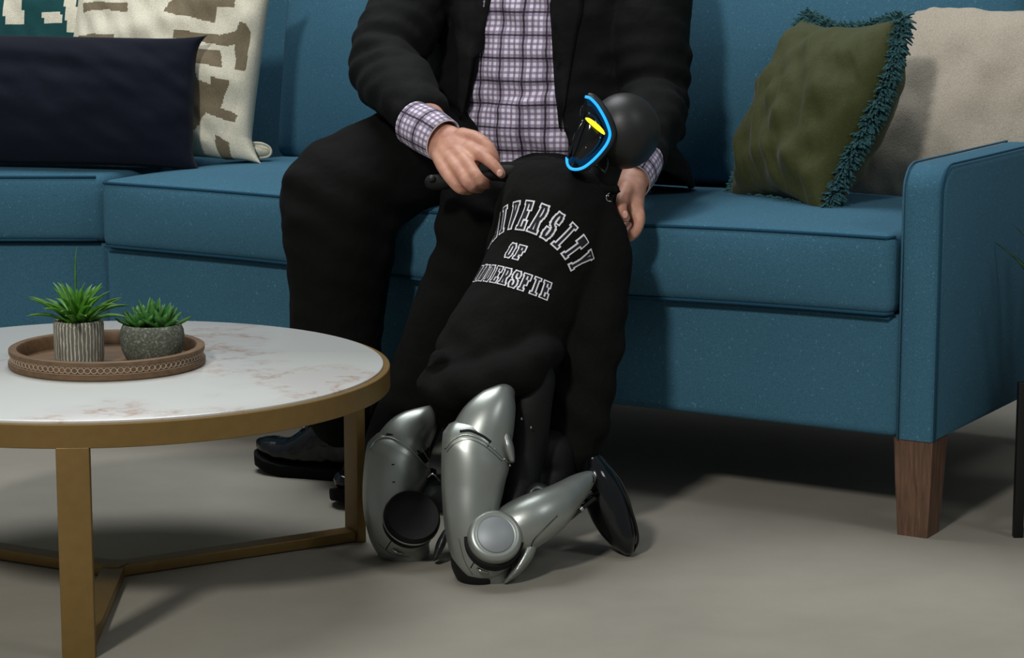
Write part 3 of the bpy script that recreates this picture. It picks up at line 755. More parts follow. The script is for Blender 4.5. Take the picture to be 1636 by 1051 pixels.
# shirt
SH = [(0.575, .200, .178), (0.62, .205, .182), (0.70, .20, .176), (0.80, .195, .165), (0.90, .195, .152), (1.0, .19, .13), (1.06, .14, .10), (1.115, .078, .082), (1.145, .070, .075)]
def shell(rows, a0, a1, thick, na=40, sub=5, zfn=None):
    """curved panel wrapped round the torso between two angles (functions of height)"""
    R = cr(rows, sub); V = []; F = []; UV = []; n = len(R); m = na + 1; UA, UB = (0, 1) if callable(a0) else (a0, a1)
    for lay in (0, 1):
        for (z, r1, r2) in R:
            A0 = a0(z) if callable(a0) else a0; A1 = a1(z) if callable(a1) else a1
            for k in range(m):
                a = A0 + (A1 - A0) * k / na; q = TCc(z); rr1 = r1 - lay * thick; rr2 = r2 - lay * thick
                p = q + SR * rr1 * math.sin(a) + FC * rr2 * math.cos(a)
                if zfn: p = zfn(p, a, z)
                V.append(p)
    def g(l, i, k): return l * n * m + i * m + k
    for i in range(n - 1):
        for k in range(na):
            for l in (0, 1):
                q = (g(l, i, k), g(l, i, k + 1), g(l, i + 1, k + 1), g(l, i + 1, k)); F.append(q if l == 0 else q[::-1])
                u = [((UA + (UB - UA) * kk / na) * 0.19, R[ii][0] * 1.0) for (ii, kk) in ((i, k), (i, k + 1), (i + 1, k + 1), (i + 1, k))]
                UV.append(u if l == 0 else u[::-1])
        for k in (0, na): F.append((g(0, i, k), g(0, i + 1, k), g(1, i + 1, k), g(1, i, k))); UV.append([(0, 0)] * 4)
    for k in range(na):
        for i in (0, n - 1): F.append((g(0, i, k), g(0, i, k + 1), g(1, i, k + 1), g(1, i, k))); UV.append([(0, 0)] * 4)
    return V, F, UV
def shirt_fold(p, a, z):
    w = max(0, 1 - abs(a) / 1.2)
    d = 0.014 * noise.noise(Vector((a * 5, z * 10, 1))) + 0.009 * noise.noise(Vector((a * 3 + z * 30, z * 26, 4)))
    d += -0.010 * math.exp(-((z - 0.70 - 0.05 * a) / 0.012) ** 2) * w + 0.008 * math.exp(-((z - 0.683 - 0.05 * a) / 0.012) ** 2) * w
    return p + FC * d
V, F, UV = shell(SH, -1.2, 1.2, 0.006, 60, 10, shirt_fold)
shirt = mk('shirt', V, F, M['plaid'], man, True, uv=UV, recalc=False)
# placket along the front edge
V, F, UV = shell([(z, r1 + .003, r2 + .003) for z, r1, r2 in SH[:6]], -0.03, 0.13, 0.004, 6, 10, shirt_fold)
mk('placket', V, F, M['plaid'], shirt, True, uv=UV, recalc=False)
for zz in ():
    r2 = np.interp(zz, [r[0] for r in SH], [r[2] for r in SH]); q = TCc(zz) + FC * (r2 + .004) + SR * 0.006
    q = shirt_fold(q, 0.05, zz); V, F = ellipsoid(q, 0.005, 0.0025, 0.005, 12, 6); mk('button', V, F, M['white_print'], shirt)
# belt
V, F, UV = shell([(0.545, .200, .172), (0.585, .202, .174)], -1.3, 1.3, 0.01, 30, 2); mk('belt', V, F, M['blackgloss'], man, recalc=False)
# jacket
JK = [(0.515, .30, .235), (0.56, .285, .225), (0.60, .255, .205), (0.66, .232, .196), (0.75, .222, .186), (0.85, .222, .174), (0.95, .222, .158), (1.02, .205, .138), (1.075, .15, .11), (1.11, .09, .092)]
o0 = lambda z: 2 * math.pi - float(np.interp(z, [.52, .60, .70, .87, 1.05, 1.11], [.78, .50, .42, .32, .30, .35]))
o1 = lambda z: float(np.interp(z, [.52, .60, .70, .87, 1.05, 1.11], [.80, .44, .38, .33, .30, .35]))
def skirt(p, a, z):
    if z < 0.60:
        k = (0.60 - z) / 0.085; lift = max(0, math.cos(a)) * 0.10
        p = p + Vector((0, 0, k * lift))
        if math.sin(a) < 0: p = p + Vector((-0.03 * k, 0, 0.06 * k))
    return p
jp = [shell(JK, o1, o0, 0.016, 70, 5, skirt)[:2]]
for i in (0, 1):
    k = 1 if i else -1
    jp.append(loft([v5(SHO[i] + Vector((-0.02 * k, 0, 0.0)), .082, .080), v5(SHO[i].lerp(ELB[i], .3), .080, .082), v5(SHO[i].lerp(ELB[i], .7), .074, .078), v5(ELB[i] + Vector((0.004 * k, 0.02, 0)), .068, .072),
                    v5(ELB[i].lerp(WRI[i], .35) , .062, .064), v5(ELB[i].lerp(WRI[i], .65 if i == 0 else .72), .052 if i == 0 else .050, .050)]))
def jd(c):
    q = Vector((c.x * 9, c.y * 9, c.z * 13)); a = 0.009 * noise.noise(q) + 0.004 * noise.noise(q * 2.5)
    for i in (0, 1):
        d = (c - ELB[i]).length
        if d < 0.16: a += 0.005 * math.sin((c - ELB[i]).dot((SHO[i] - ELB[i]).normalized()) * 150) * (1 - d / 0.16)
    return a
V, F = remesh(jp, 0.0065, 4, jd)
jk = mk('jacket', V, F, M['suit'], man)
jb = BVHTree.FromPolygons([Vector(v) for v in V], F)
JZ = [j[0] for j in JK]
def wrap_strip(z0, z1, aA, aB, off, nz=30, na=6):
    """cloth strip lying on the jacket between two edge angles"""
    V = []; F = []; m = na + 1
    for lay in (0, 1):
        for i in range(nz + 1):
            z = z0 + (z1 - z0) * i / nz; A, B = aA(z), aB(z)
            for k in range(m):
                a = A + (B - A) * k / na; d = SR * math.sin(a) + FC * math.cos(a); q = TCc(z)
                h = jb.ray_cast(q + d * 0.5, -d)
                r = (h[0] - q).length if h[0] else 0.2
                r = min(r, math.hypot(float(np.interp(z, JZ, [j[1] for j in JK])) * math.sin(a), float(np.interp(z, JZ, [j[2] for j in JK])) * math.cos(a)) + 0.008)
                V.append(q + d * (r + off - lay * 0.005))
    g = lambda l, i, k: l * (nz + 1) * m + i * m + k
    for i in range(nz):
        for k in range(na):
            F.append((g(0, i, k), g(0, i, k + 1), g(0, i + 1, k + 1), g(0, i + 1, k))); F.append((g(1, i, k), g(1, i + 1, k), g(1, i + 1, k + 1), g(1, i, k + 1)))
        for k in (0, na): F.append((g(0, i, k), g(0, i + 1, k), g(1, i + 1, k), g(1, i, k)))
    for k in range(na):
        for i in (0, nz): F.append((g(0, i, k), g(0, i, k + 1), g(1, i, k + 1), g(1, i, k)))
    return V, F
V, F = wrap_strip(0.64, 1.06, lambda z: o1(z) + 0.03, lambda z: o1(z) + 0.04 + 0.34 * min(1, max(0, z - 0.64) / 0.26), 0.005); mk('lapel', V, F, M['suit'], jk)
V, F = wrap_strip(0.64, 1.06, lambda z: -(2 * math.pi - o0(z)) - 0.03, lambda z: -(2 * math.pi - o0(z)) - 0.04 - 0.34 * min(1, max(0, z - 0.64) / 0.26), 0.005); mk('lapel', V, F, M['suit'], jk)
# shirt cuffs
def cuff(rows):
    R = [list(r) for r in rows]; back = [[r[0], r[1], r[2], r[3] - 3.0, r[4] - 0.003] for r in R[::-1]]
    V1, F1, U1 = pl([tuple(r) for r in R], cap=None, uvs=True, seg=40, sub=3); V2, F2, U2 = pl([tuple(r) for r in rows[:0]] or [tuple([r[0], r[1], r[2], r[3] - 3.0, r[4] - 0.003]) for r in R], cap=None, uvs=True, seg=40, sub=3)
    n = len(V1); F = list(F1) + [tuple(i + n for i in f[::-1]) for f in F2]; U = list(U1) + [u[::-1] for u in U2]
    for k in range(40):
        F.append((n - 40 + k, n - 40 + (k + 1) % 40, 2 * n - 40 + (k + 1) % 40, 2 * n - 40 + k)); U.append([(0, 0)] * 4)
    return V1 + V2, F, U
V, F, U = cuff([(660, 196, 4.155, 36, .036), (684, 209, 4.12, 38, .038), (708, 224, 4.09, 36, .036)]); mk('cuff', V, F, M['plaid'], shirt, True, uv=U, recalc=False)
V, F, U = cuff([(1030, 256, 4.15, 31, .036), (1020, 272, 4.115, 33, .038), (1009, 291, 4.08, 31, .037)]); mk('cuff', V, F, M['plaid'], shirt, True, uv=U, recalc=False)
# trousers
HIP = Vector((0.06, 4.62, 0.575))
tp = [ellipsoid(HIP, 0.20, 0.15, 0.095),
      loft([v5(Vector((-0.06, 4.62, 0.575)), .11, .09), v5(Vector((-0.17, 4.43, 0.585)), .115, .10), v5(W(545, 310, 4.29), .108, .095), v5(W(545, 360, 4.275), .104, .095), v5(W(538, 440, 4.27), .093, .085), v5(W(537, 540, 4.27), .082, .080), v5(W(543, 630, 4.27), .074, .076), v5(W(549, 668, 4.27), .064, .068)], side=(1, 0.1, 0), cap='round'),
      loft([v5(Vector((0.17, 4.56, 0.575)), .105, .09), v5(W(862, 325, 4.35), .10, .085), v5(W(790, 335, 4.18), .088, .085), v5(W(765, 380, 4.15), .082, .08), v5(W(742, 440, 4.14), .068, .07), v5(W(692, 560, 4.14), .066, .068), v5(W(655, 660, 4.15), .062, .066), v5(W(622, 735, 4.16), .060, .064), v5(W(590, 762, 4.12), .050, .052)], side=(1, 0.1, 0))]
def td(c):
    q = Vector((c.x * 7, c.y * 7, c.z * 10)); a = 0.008 * noise.noise(q) + 0.003 * noise.noise(q * 3)
    for kn in (W(545, 330, 4.28), W(770, 350, 4.16)):
        d = c - kn
        if d.length < 0.2: a += 0.005 * math.sin(d.z * 95 + d.x * 50) * (1 - d.length / 0.2)
    return a
V, F = remesh(tp, 0.008, 4, td); mk('trousers', V, F, M['trouser'], man)
# shoes
def shoe(toe, heel):
    toe, heel = Vector((*toe, 0)), Vector((*heel, 0)); fw = (toe - heel); L = fw.length; fw.normalize(); sd = Vector((-fw.y, fw.x, 0))
    heel_off = origin_of(man)
    prof = [(0.0, .026), (0.03, .033), (0.10, .031), (0.17, .036), (0.22, .045), (0.26, .041), (0.285, .028), (0.298, .010)]
    k = L / 0.30
    def out(z, off): 
        return [heel + fw * x * k + sd * (w + off) + Vector((0, 0, z)) for x, w in prof] + [heel + fw * x * k - sd * (w + off) + Vector((0, 0, z)) for x, w in prof[::-1]]
    sh = empty('shoe_tmp', heel, '', ''); 
    del sh['label']; del sh['category']
    V = []; F = []; n = len(prof) * 2
    for z, off in ((0.0, -0.001), (0.003, 0.003), (0.016, 0.004), (0.021, 0.003), (0.023, -0.004)): V += out(z, off)
    for i in range(4):
        for j in range(n): F.append((i * n + j, i * n + (j + 1) % n, (i + 1) * n + (j + 1) % n, (i + 1) * n + j))
    F.append(tuple(range(n))); F.append(tuple(range(4 * n, 5 * n)))
    def spring(v):
        x_ = (Vector(v) - heel).dot(fw) / L; return Vector(v) + Vector((0, 0, 0.016 * max(0, (x_ - .68) / .32) ** 2))
    V = [spring(v) for v in V]
    UV_, UF_ = remesh([
        loft([v5(heel + fw * x * k + Vector((0, 0, z)), w, h) for x, w, h, z in ((0.02, .030, .040, .058), (0.07, .034, .054, .072), (0.13, .036, .052, .068), (0.18, .041, .038, .052), (0.225, .043, .024, .042), (0.265, .036, .019, .039), (0.288, .020, .013, .036))], side=sd),
        loft([v5(heel + fw * 0.06 * k + Vector((0, 0, 0.07)), .036, .044), v5(heel + fw * 0.055 * k + Vector((0, 0, 0.12)), .038, .046), v5(heel + fw * 0.045 * k + Vector((0, 0, 0.155)), .040, .046)], side=sd)], 0.005, 4, fold_disp(40, 0.0022)); up = mk('shoe', [spring(v) for v in UV_], UF_, M['shoe'], man)
    mk('sole', V, F, M['sole'], up, True, auto=50)
    tongue = []; sb = BVHTree.FromPolygons([q_.co + Vector(up.location) + heel_off for q_ in up.data.vertices], [tuple(q_.vertices) for q_ in up.data.polygons])
    def onshoe(x, w_):
        o_ = heel + fw * x * k + sd * w_; h_ = sb.ray_cast(o_ + Vector((0, 0, 0.3)), Vector((0, 0, -1))); return (h_[0] if h_[0] else o_ + Vector((0, 0, .08))) + Vector((0, 0, 0.0015))
    for q in range(5):
        x = 0.115 + q * 0.017
        pts = [onshoe(x + 0.004, -0.020), onshoe(x + 0.001, -0.010), onshoe(x, 0), onshoe(x + 0.003, 0.010), onshoe(x + 0.006, 0.020)]
        tongue.append(tube(pts, 0.0024, 6, 5))
        pts = [onshoe(x + 0.010, -0.020), onshoe(x + 0.007, -0.010), onshoe(x + 0.003, 0), onshoe(x + 0.001, 0.010), onshoe(x, 0.020)]; tongue.append(tube(pts, 0.0022, 6, 5))
    for sg in (-1, 1): tongue.append(tube([onshoe(0.112, sg * 0.002), onshoe(0.120, sg * 0.012) + Vector((0, 0, .006)), onshoe(0.113, sg * 0.022) + Vector((0, 0, .004)), onshoe(0.110, sg * 0.004)], 0.002, 6, 4))
    V, F = join(tongue); mk('laces', V, F, M['blackgloss'], up)
    bpy.data.objects.remove(sh)
shoe((-0.480, 4.375), (-0.215, 4.245))
shoe((-0.300, 4.045), (-0.165, 4.285))

# handheld controller held in the hand
hc = Vector(W(745, 284, 4.02))
V, F = remesh([pl([(688, 291, 4.035, 12, .012), (705, 291, 4.03, 13, .013), (740, 287, 4.02, 9, .010), (780, 280, 4.005, 9, .010), (806, 280, 4.0, 11, .012), (814, 284, 4.0, 10, .011)]),
               pl([(795, 276, 4.0, 13, .012), (818, 276, 4.0, 13, .012)])], 0.003, 3)
ctl = empty('handheld_controller', hc, "black handheld controller gripped in the person's hand on the left", 'controller')
mk('grip_body', V, F, M['blackmatte'], ctl)
V, F = ellipsoid(W(690, 285, 4.018), 0.007, 0.004, 0.006); mk('thumbstick', V, F, M['blacksatin'], ctl)

# ------------------------------------------------------------------ kneeling robot
rob = empty('humanoid_robot', Vector((0.02, 3.72, 0)), 'small kneeling humanoid robot in black university sweatshirt, silver legs and glowing blue face ring', 'robot')
# sweatshirt
torso = [(750, 640, 3.78, 66, .085), (768, 605, 3.80, 84, .100), (794, 560, 3.83, 95, .108), (822, 515, 3.86, 93, .108), (850, 460, 3.89, 92, .104), (876, 400, 3.92, 93, .100), (890, 345, 3.95, 90, .096), (890, 308, 3.98, 84, .075), (893, 294, 4.0, 60, .03)]
hp = [pl(torso, seg=32),
      pl([(940, 335, 3.95, 40, .06), (960, 395, 3.93, 46, .062), (957, 450, 3.91, 50, .062), (945, 520, 3.88, 56, .064), (932, 600, 3.86, 60, .064), (922, 680, 3.84, 52, .058), (912, 735, 3.83, 38, .046), (905, 765, 3.83, 26, .036)]),
      pl([(822, 310, 4.0, 24, .05), (812, 360, 4.02, 30, .05), (800, 440, 4.03, 32, .05)]),
      pl([(830, 298, 4.0, 24, .04), (865, 290, 4.0, 26, .04), (905, 292, 4.02, 26, .05), (940, 295, 4.02, 26, .07), (965, 320, 4.01, 22, .05)]),
      pl([(705, 600, 3.78, 26, .07), (712, 622, 3.76, 38, .08), (765, 615, 3.74, 44, .085), (812, 600, 3.75, 46, .085), (835, 585, 3.80, 46, .08)])]
def hd(c):
    q = Vector((c.x * 8, c.y * 8, c.z * 11)); a = 0.007 * noise.noise(q) + 0.003 * noise.noise(q * 2.7)
    z = c.z
    if z < 0.42: a += 0.003 * math.sin((c.z * 1.0 + c.x * 0.8) * 85) * min(1, (0.42 - z) / 0.1)
    return a
HV, HF = remesh(hp, 0.0055, 5, hd)
hood = mk('sweatshirt', HV, HF, M['hoodie'], rob)
hb = BVHTree.FromPolygons([Vector(v) for v in HV], HF)
# hood folds round the neck, cuff, drawstring eyelets
V, F = remesh([pl([(828, 280, 4.02, 14, .02), (862, 264, 4.02, 14, .03), (900, 268, 4.0, 13, .03), (935, 285, 3.98, 13, .03), (968, 300, 3.98, 12, .03)]),
               pl([(905, 290, 3.96, 10, .02), (940, 298, 3.93, 12, .02), (968, 302, 3.96, 12, .03)])], 0.005, 3, fold_disp(30, 0.004))
mk('hood_collar', V, F, M['hoodie'], hood)
# lettering: outlined slab capitals wrapped onto the chest
GL = {
 'U': [[(.12, 1), (.12, .25), (.28, .06), (.72, .06), (.88, .25), (.88, 1)], [(0, .95), (.3, .95)], [(.7, .95), (1, .95)]],
 'N': [[(.14, .03), (.14, .97)], [(.14, .95), (.84, .08)], [(.86, .03), (.86, .97)], [(0, .05), (.3, .05)], [(0, .95), (.2, .95)], [(.7, .95), (1, .95)]],
 'I': [[(.5, .05), (.5, .95)], [(.2, .95), (.8, .95)], [(.2, .05), (.8, .05)]],
 'V': [[(.12, .95), (.5, .08), (.88, .95)], [(0, .95), (.3, .95)], [(.7, .95), (1, .95)]],
 'E': [[(.18, .05), (.18, .95)], [(.02, .95), (.92, .95), (.92, .76)], [(.02, .05), (.95, .05), (.95, .26)], [(.18, .52), (.62, .52)], [(.62, .62), (.62, .42)]],
 'R': [[(.18, .05), (.18, .95)], [(.02, .95), (.72, .95), (.88, .82), (.88, .64), (.72, .52), (.2, .52)], [(.55, .5), (.86, .1)], [(0, .05), (.34, .05)], [(.74, .05), (1, .05)]],
 'S': [[(.90, .70), (.90, .84), (.74, .95), (.26, .95), (.10, .82), (.10, .66), (.26, .55), (.74, .46), (.90, .34), (.90, .17), (.74, .05), (.26, .05), (.10, .17), (.10, .32)]],
 'T': [[(.5, .05), (.5, .95)], [(.05, .72), (.05, .95), (.95, .95), (.95, .72)], [(.3, .05), (.7, .05)]],
 'Y': [[(.5, .05), (.5, .45), (.14, .93)], [(.5, .45), (.86, .93)], [(0, .95), (.28, .95)], [(.72, .95), (1, .95)], [(.3, .05), (.7, .05)]],
 'O': [[(.10, .2), (.10, .8), (.28, .95), (.72, .95), (.90, .8), (.90, .2), (.72, .05), (.28, .05), (.10, .2), (.10, .5)]],
 'F': [[(.18, .05), (.18, .95)], [(.02, .95), (.92, .95), (.92, .74)], [(.18, .52), (.62, .52)], [(.62, .62), (.62, .42)], [(0, .05), (.4, .05)]],
 'H': [[(.16, .05), (.16, .95)], [(.84, .05), (.84, .95)], [(.16, .5), (.84, .5)], [(0, .95), (.32, .95)], [(0, .05), (.32, .05)], [(.68, .95), (1, .95)], [(.68, .05), (1, .05)]],
 'D': [[(.18, .05), (.18, .95)], [(.02, .95), (.68, .95), (.88, .78), (.88, .22), (.68, .05), (.02, .05)]],
 'L': [[(.22, .05), (.22, .95)], [(.04, .95), (.44, .95)], [(.04, .05), (.92, .05), (.92, .32)]]}
TXC = W(870, 432, 3.91); UPV = (W(870 + 34, 432 - 94, 3.94) - TXC).normalized()
VIEW = (TXC - Vector((0, 0, 1))).normalized(); NRM = (-VIEW - UPV * (-VIEW).dot(UPV)).normalized(); RGT = UPV.cross(NRM); RGT = RGT if RGT.x > 0 else -RGT
RC, TH0 = 0.094, -0.54
def onchest(u, v, off):
    a = TH0 + u / RC; d = NRM * math.cos(a) + RGT * math.sin(a); A = TXC + UPV * v
    h = hb.ray_cast(A + d * 0.32, -d, 0.32)
    return h[0] + d * off if h[0] else None
def strokes(lines, width, mapf, off, VV, FF):
    for L in lines:
        for i in range(len(L) - 1):
            a, b = Vector(L[i]).to_2d(), Vector(L[i + 1]).to_2d(); t = (b - a); ln = t.length
            if ln < 1e-6: continue
            t /= ln; nrm = Vector((-t.y, t.x)); a = a - t * width / 2; b = b + t * width / 2; ln += width
            k = max(2, int(ln / 0.003)); m = 2; base = len(VV); ok = True; pts = []
            for q in range(k + 1):
                for w_ in range(m + 1):
                    p = a + t * ln * q / k + nrm * width * (w_ / m - 0.5); r = onchest(*mapf(p), off)
                    if r is None: ok = False; break
                    pts.append(r)
                if not ok: break
            if not ok: continue
            VV += pts
            for q in range(k):
                for w_ in range(m): FF.append((base + q * 3 + w_, base + q * 3 + w_ + 1, base + (q + 1) * 3 + w_ + 1, base + (q + 1) * 3 + w_))
def text(word, hgt, wid, gap, wo, wi, arc=None, u0=0.0, v0=0.0):
    n = len(word); tot = n * wid + (n - 1) * gap
    for i, ch in enumerate(word):
        if word[0] == 'H' and i > 9: continue   # folded away in the cloth
        xc = -tot / 2 + i * (wid + gap) + wid / 2
        L = [[((px_ - .5) * (wid - wo), (py_ * (hgt - wo) + wo / 2)) for px_, py_ in l] for l in GL[ch]]
        if arc:
            al = xc / arc; ca, sa = math.cos(al), math.sin(al)
            f = lambda p: (u0 + sa * (arc + p.y) + ca * p.x, v0 + ca * (arc + p.y) - sa * p.x - arc)
        else: f = lambda p: (u0 + xc + p.x, v0 + p.y)
        V = []; F = []; strokes(L, wo, f, 0.0012, V, F); nf = len(F); strokes(L, wi, f, 0.0020, V, F)
        if F: mk('letter', V, F, [M['white_print'], M['black_print']], hood, False, fm=[0] * nf + [1] * (len(F) - nf), recalc=False)
text('UNIVERSITY', 0.060, 0.0190, 0.0006, 0.0094, 0.0042, arc=0.118, u0=0.003, v0=0.032)
text('OF', 0.031, 0.0150, 0.0010, 0.0074, 0.0033, u0=0.002, v0=-0.018)
text('HUDDERSFIELD', 0.035, 0.0130, 0.0006, 0.0064, 0.0027, u0=0.013, v0=-0.066)
# head
HCc = W(998, 213, 3.95); hx = Vector((-0.80, -0.52, -0.22)).normalized()   # facing direction
hu = Vector((0.10, 0.0, 1.0)); hu = (hu - hx * hu.dot(hx)).normalized()
hu = (hu * 1.0 + hx * -0.0).normalized(); hs = hx.cross(hu)
HA = Matrix((hs, hx, hu)).transposed()
def hshape():
    V, F = ellipsoid((0, 0, 0), 1, 1, 1, 48, 32); out = []
    for v in V:
        x, y, z = v
        if y > 0: y *= 0.95
        sx = 0.058; sz = 0.068 if z > 0 else 0.060
        if z < 0: x *= 1 + 0.12 * z
        out.append(HCc + HA @ Vector((x * sx, y * 0.062, z * sz)))
    return out, F
V, F = hshape(); V, F = remesh([(V, F), pl([(972, 207, 3.935, 45, .035), (984, 207, 3.945, 53, .045), (998, 212, 3.95, 58, .055)], seg=32)], 0.0035, 8); head = mk('head', V, F, M['blacksatin'], rob)
# face visor and lights follow the near cheek of the head
ring = [(935, 154.5, 3.885), (943, 157, 3.882), (953, 167, 3.880), (962, 181, 3.878), (969, 195, 3.878), (974, 210, 3.880), (973.5, 220, 3.880), (968, 232, 3.877), (957, 246, 3.872), (945, 258, 3.868), (933, 267, 3.866), (922, 270.5, 3.866), (912, 269, 3.868), (906.5, 262, 3.874), (905.5, 252, 3.884)]
V, F = tube([W(*r) for r in ring], 0.0024, 8, 5); mk('light_ring', V, F, M['blue_led'], rob, label='glowing blue light ring')
back = [W(px + 5, py - 1, Y + 0.010) for px, py, Y in ring]
V, F = tube(back, 0.0058, 10, 5); mk('ring_bezel', V, F, M['blacksatin'], rob)
fc = W(938, 214, 3.893); rp = [W(r[0] + 1, r[1], r[2] + 0.003) for r in cr(ring, 3)]; rb_ = [q + Vector((0.012, 0.02, 0)) for q in rp]
n_ = len(rp); V = rp + rb_ + [fc, fc + Vector((0.01, 0.02, 0))]
F = [(k, (k + 1) % n_, 2 * n_) for k in range(n_)] + [(n_ + k, 2 * n_ + 1, n_ + (k + 1) % n_) for k in range(n_)] + [(k, n_ + k, n_ + (k + 1) % n_, (k + 1) % n_) for k in range(n_)]
mk('face_plate', V, F, M['blackgloss'], rob)
# visor: smooth shell spanning the ring
V, F = remesh([pl([(940, 178, 3.915, 14, .02), (946, 200, 3.905, 22, .03), (940, 225, 3.90, 25, .03), (928, 248, 3.90, 20, .026), (918, 262, 3.90, 12, .02)])], 0.003, 4)
mk('face_visor', V, F, M['blackgloss'], rob)
V, F = loft([v5(W(936, 189, 3.868), .0015, .001), v5(W(941, 192, 3.866), .0034, .002), v5(W(951, 200, 3.865), .0042, .002), v5(W(961, 209, 3.867), .0034, .002), v5(W(965.5, 214, 3.869), .0015, .001)], view=True, seg=16)
mk('eye_light', V, F, M['yellow_led'], rob, label='glowing yellow eye bar')
V, F = tube([W(932, 192, 3.878), W(922, 212, 3.874), W(912, 238, 3.874), W(907, 252, 3.882)], 0.0022, 8, 4); mk('face_trim', V, F, M['blackgloss'], rob)
for (px, py, Y) in ((936, 236, 3.868), (959, 220, 3.868), (938, 289, 3.905), (972, 313, 3.90)):
    V, F = ellipsoid(W(px, py, Y), 0.0012, 0.0012, 0.0012, 10, 6); mk('screw', V, F, M['chrome'], rob)
# neck
V, F = remesh([pl([(975, 250, 3.96, 26, .03), (968, 275, 3.96, 24, .03), (955, 300, 3.97, 30, .04)])], 0.005, 2); mk('neck', V, F, M['blackmatte'], rob)
V, F = tube([W(952, 264, 3.915), W(960, 270, 3.905), W(967, 276, 3.905)], 0.0022, 8, 3); mk('neck_rod', V, F, M['silverdk'], rob)
V, F = tube([W(970, 250, 3.915), W(971, 262, 3.905), W(967, 275, 3.905)], 0.0013, 8, 3); mk('neck_wire', V, F, M['silverdk'], rob)
V, F = tube([W(974, 308, 3.875), W(969, 313, 3.872), W(970, 320, 3.872), (W(977, 322, 3.874))], 0.0010, 8, 4); mk('zip_pull', V, F, M['chrome'], hood)

# legs
def ridge(a0, amt, wdt=0.35):
    def f(a):
        d = math.atan2(math.sin(a - a0), math.cos(a - a0)); return 1 + amt * math.exp(-abs(d) / wdt)
    return f
def shellp(name, rows, mat='silver', seg=40, prof=None, sub=6, parent=rob, cap='round', auto=None):
    V, F = pl(rows, seg=seg, sub=sub, prof=prof, cap=cap); return mk(name, V, F, M[mat], parent, True, auto=auto)
# leg nearer the camera
def hit(b_, px, py, off=0.0008):
    o_ = Vector((0, 0, CAM_H)); d_ = (W(px, py, 3.6) - o_).normalized(); h_ = b_.ray_cast(o_, d_)
    return (h_[0] + h_[1] * off * (1 if h_[1].dot(d_) < 0 else -1)) if h_[0] else W(px, py, 3.6)
def drawn(name, b_, pts, r, mat, parent, off=0.0004, seg=6):
    P = cr(pts, 6); V, F = tube([hit(b_, q[0], q[1], off) for q in P], r, seg); return mk(name, V, F, M[mat], parent)
def bvh(V, F): return BVHTree.FromPolygons([Vector(v) for v in V], [tuple(f) for f in F])
def vent(b_, px, py, parent):
    drawn('seam_groove', b_, [(px, py), (px - 8, py + 11), (px - 14, py + 21)], 0.0009, 'blackmatte', parent)
    drawn('seam_groove', b_, [(px, py), (px + 25, py + 11), (px + 47, py + 14)], 0.0005, 'silverdk', parent)
    for (dx, dy) in ((3, 10), (-3, 21)):
        P = [hit(b_, px + dx + a, py + dy + a * 0.38, o_) for a, o_ in ((0, .002), (4, .005), (7, .005), (12, .0035), (17, .0015))]
        V, F = tube(P, [0.0024, 0.0028, 0.0022, 0.0018, 0.0012], 8, 3); mk('clip', V, F, M['chrome'], parent)
def drum(name, px, py, Y, tilt, R_, mat):
    kc = W(px, py, Y); kax = (Vector((0, 0, 1.0)) - kc).normalized() * math.cos(tilt) + Vector((0.42, 0.1, 0.9)).normalized() * math.sin(tilt); kax.normalize()
    ks = kax.orthogonal().normalized(); return kc, Matrix((ks, kax.cross(ks), kax)).transposed()
up = shellp('thigh_shell', [(802, 626, 3.68, 22, .030), (793, 646, 3.67, 34, .040), (779, 674, 3.655, 46, .046), (767, 704, 3.645, 51, .050), (763, 716, 3.64, 51, .050)], prof=ridge(math.pi * 0.80, 0.10, 0.25))
shellp('thigh_inner', [(765, 700, 3.645, 48, .046), (760, 730, 3.635, 50, .046)], 'blackmatte')
V, F = pl([(762, 712, 3.64, 55.5, .0515), (759, 740, 3.63, 55, .052), (755, 780, 3.62, 51, .051), (753, 820, 3.61, 46, .050), (760, 856, 3.605, 48, .050), (773, 884, 3.60, 50, .048), (785, 905, 3.60, 42, .042), (789, 914, 3.60, 32, .034)], seg=56, sub=8, prof=ridge(math.pi * 0.78, 0.09, 0.25))
rs = W(760, 712, 3.64); V2 = []
for v in V:
    v = Vector(v); k = max(0, 1 - abs(v.z - rs.z) / 0.05) if v.z < rs.z + 0.06 else 0
    V2.append(v + Vector((0, 0, -0.34 * (v.x - rs.x) * k)))
kn = mk('knee_shell', V2, F, M['silver'], rob); kb = bvh(V2, F)
RIM = [(712, 714), (722, 701), (742, 692), (764, 697), (785, 711), (803, 727), (815, 741)]
drawn('rim_edge', kb, [(x, y + 3) for x, y in RIM], 0.0013, 'silver', kn, 0.001)
drawn('gap_shade_strip', kb, [(735, 689), (752, 688), (772, 697), (784, 706)], 0.0024, 'blackmatte', kn, 0.0)  # black strip paints the shade in the gap above the knee shell
drawn('seam_groove', kb, [(714, 722), (725, 710), (745, 702), (765, 707), (785, 721), (802, 737)], 0.0006, 'silverdk', kn, 0.0)
drawn('seam_groove', kb, [(783, 704), (779, 714)], 0.0009, 'blackmatte', kn, 0.0)
drawn('seam_groove', kb, [(733, 860), (742, 895), (755, 918)], 0.0005, 'silverdk', kn, 0.0)
for (px, py) in ((790, 717), (805, 733)):
    V, F = ellipsoid(hit(kb, px, py), 0.0026, 0.0018, 0.0014, 10, 6); mk('pin', V, F, M['chrome'], kn)
V, F = remesh([pl([(808, 698, 3.635, 9, .02), (813, 718, 3.625, 9, .02), (818, 736, 3.618, 5, .012)])], 0.003, 2); mk('side_plate', V, F, M['silver'], kn)
shellp('knee_pad', [(737, 872, 3.61, 18, .036), (748, 897, 3.605, 30, .040), (768, 913, 3.60, 38, .040), (790, 915, 3.60, 24, .03)], 'blackmatte')
kc, KA = drum('k', 792, 854, 3.549, 0.36, 0.04, 0)
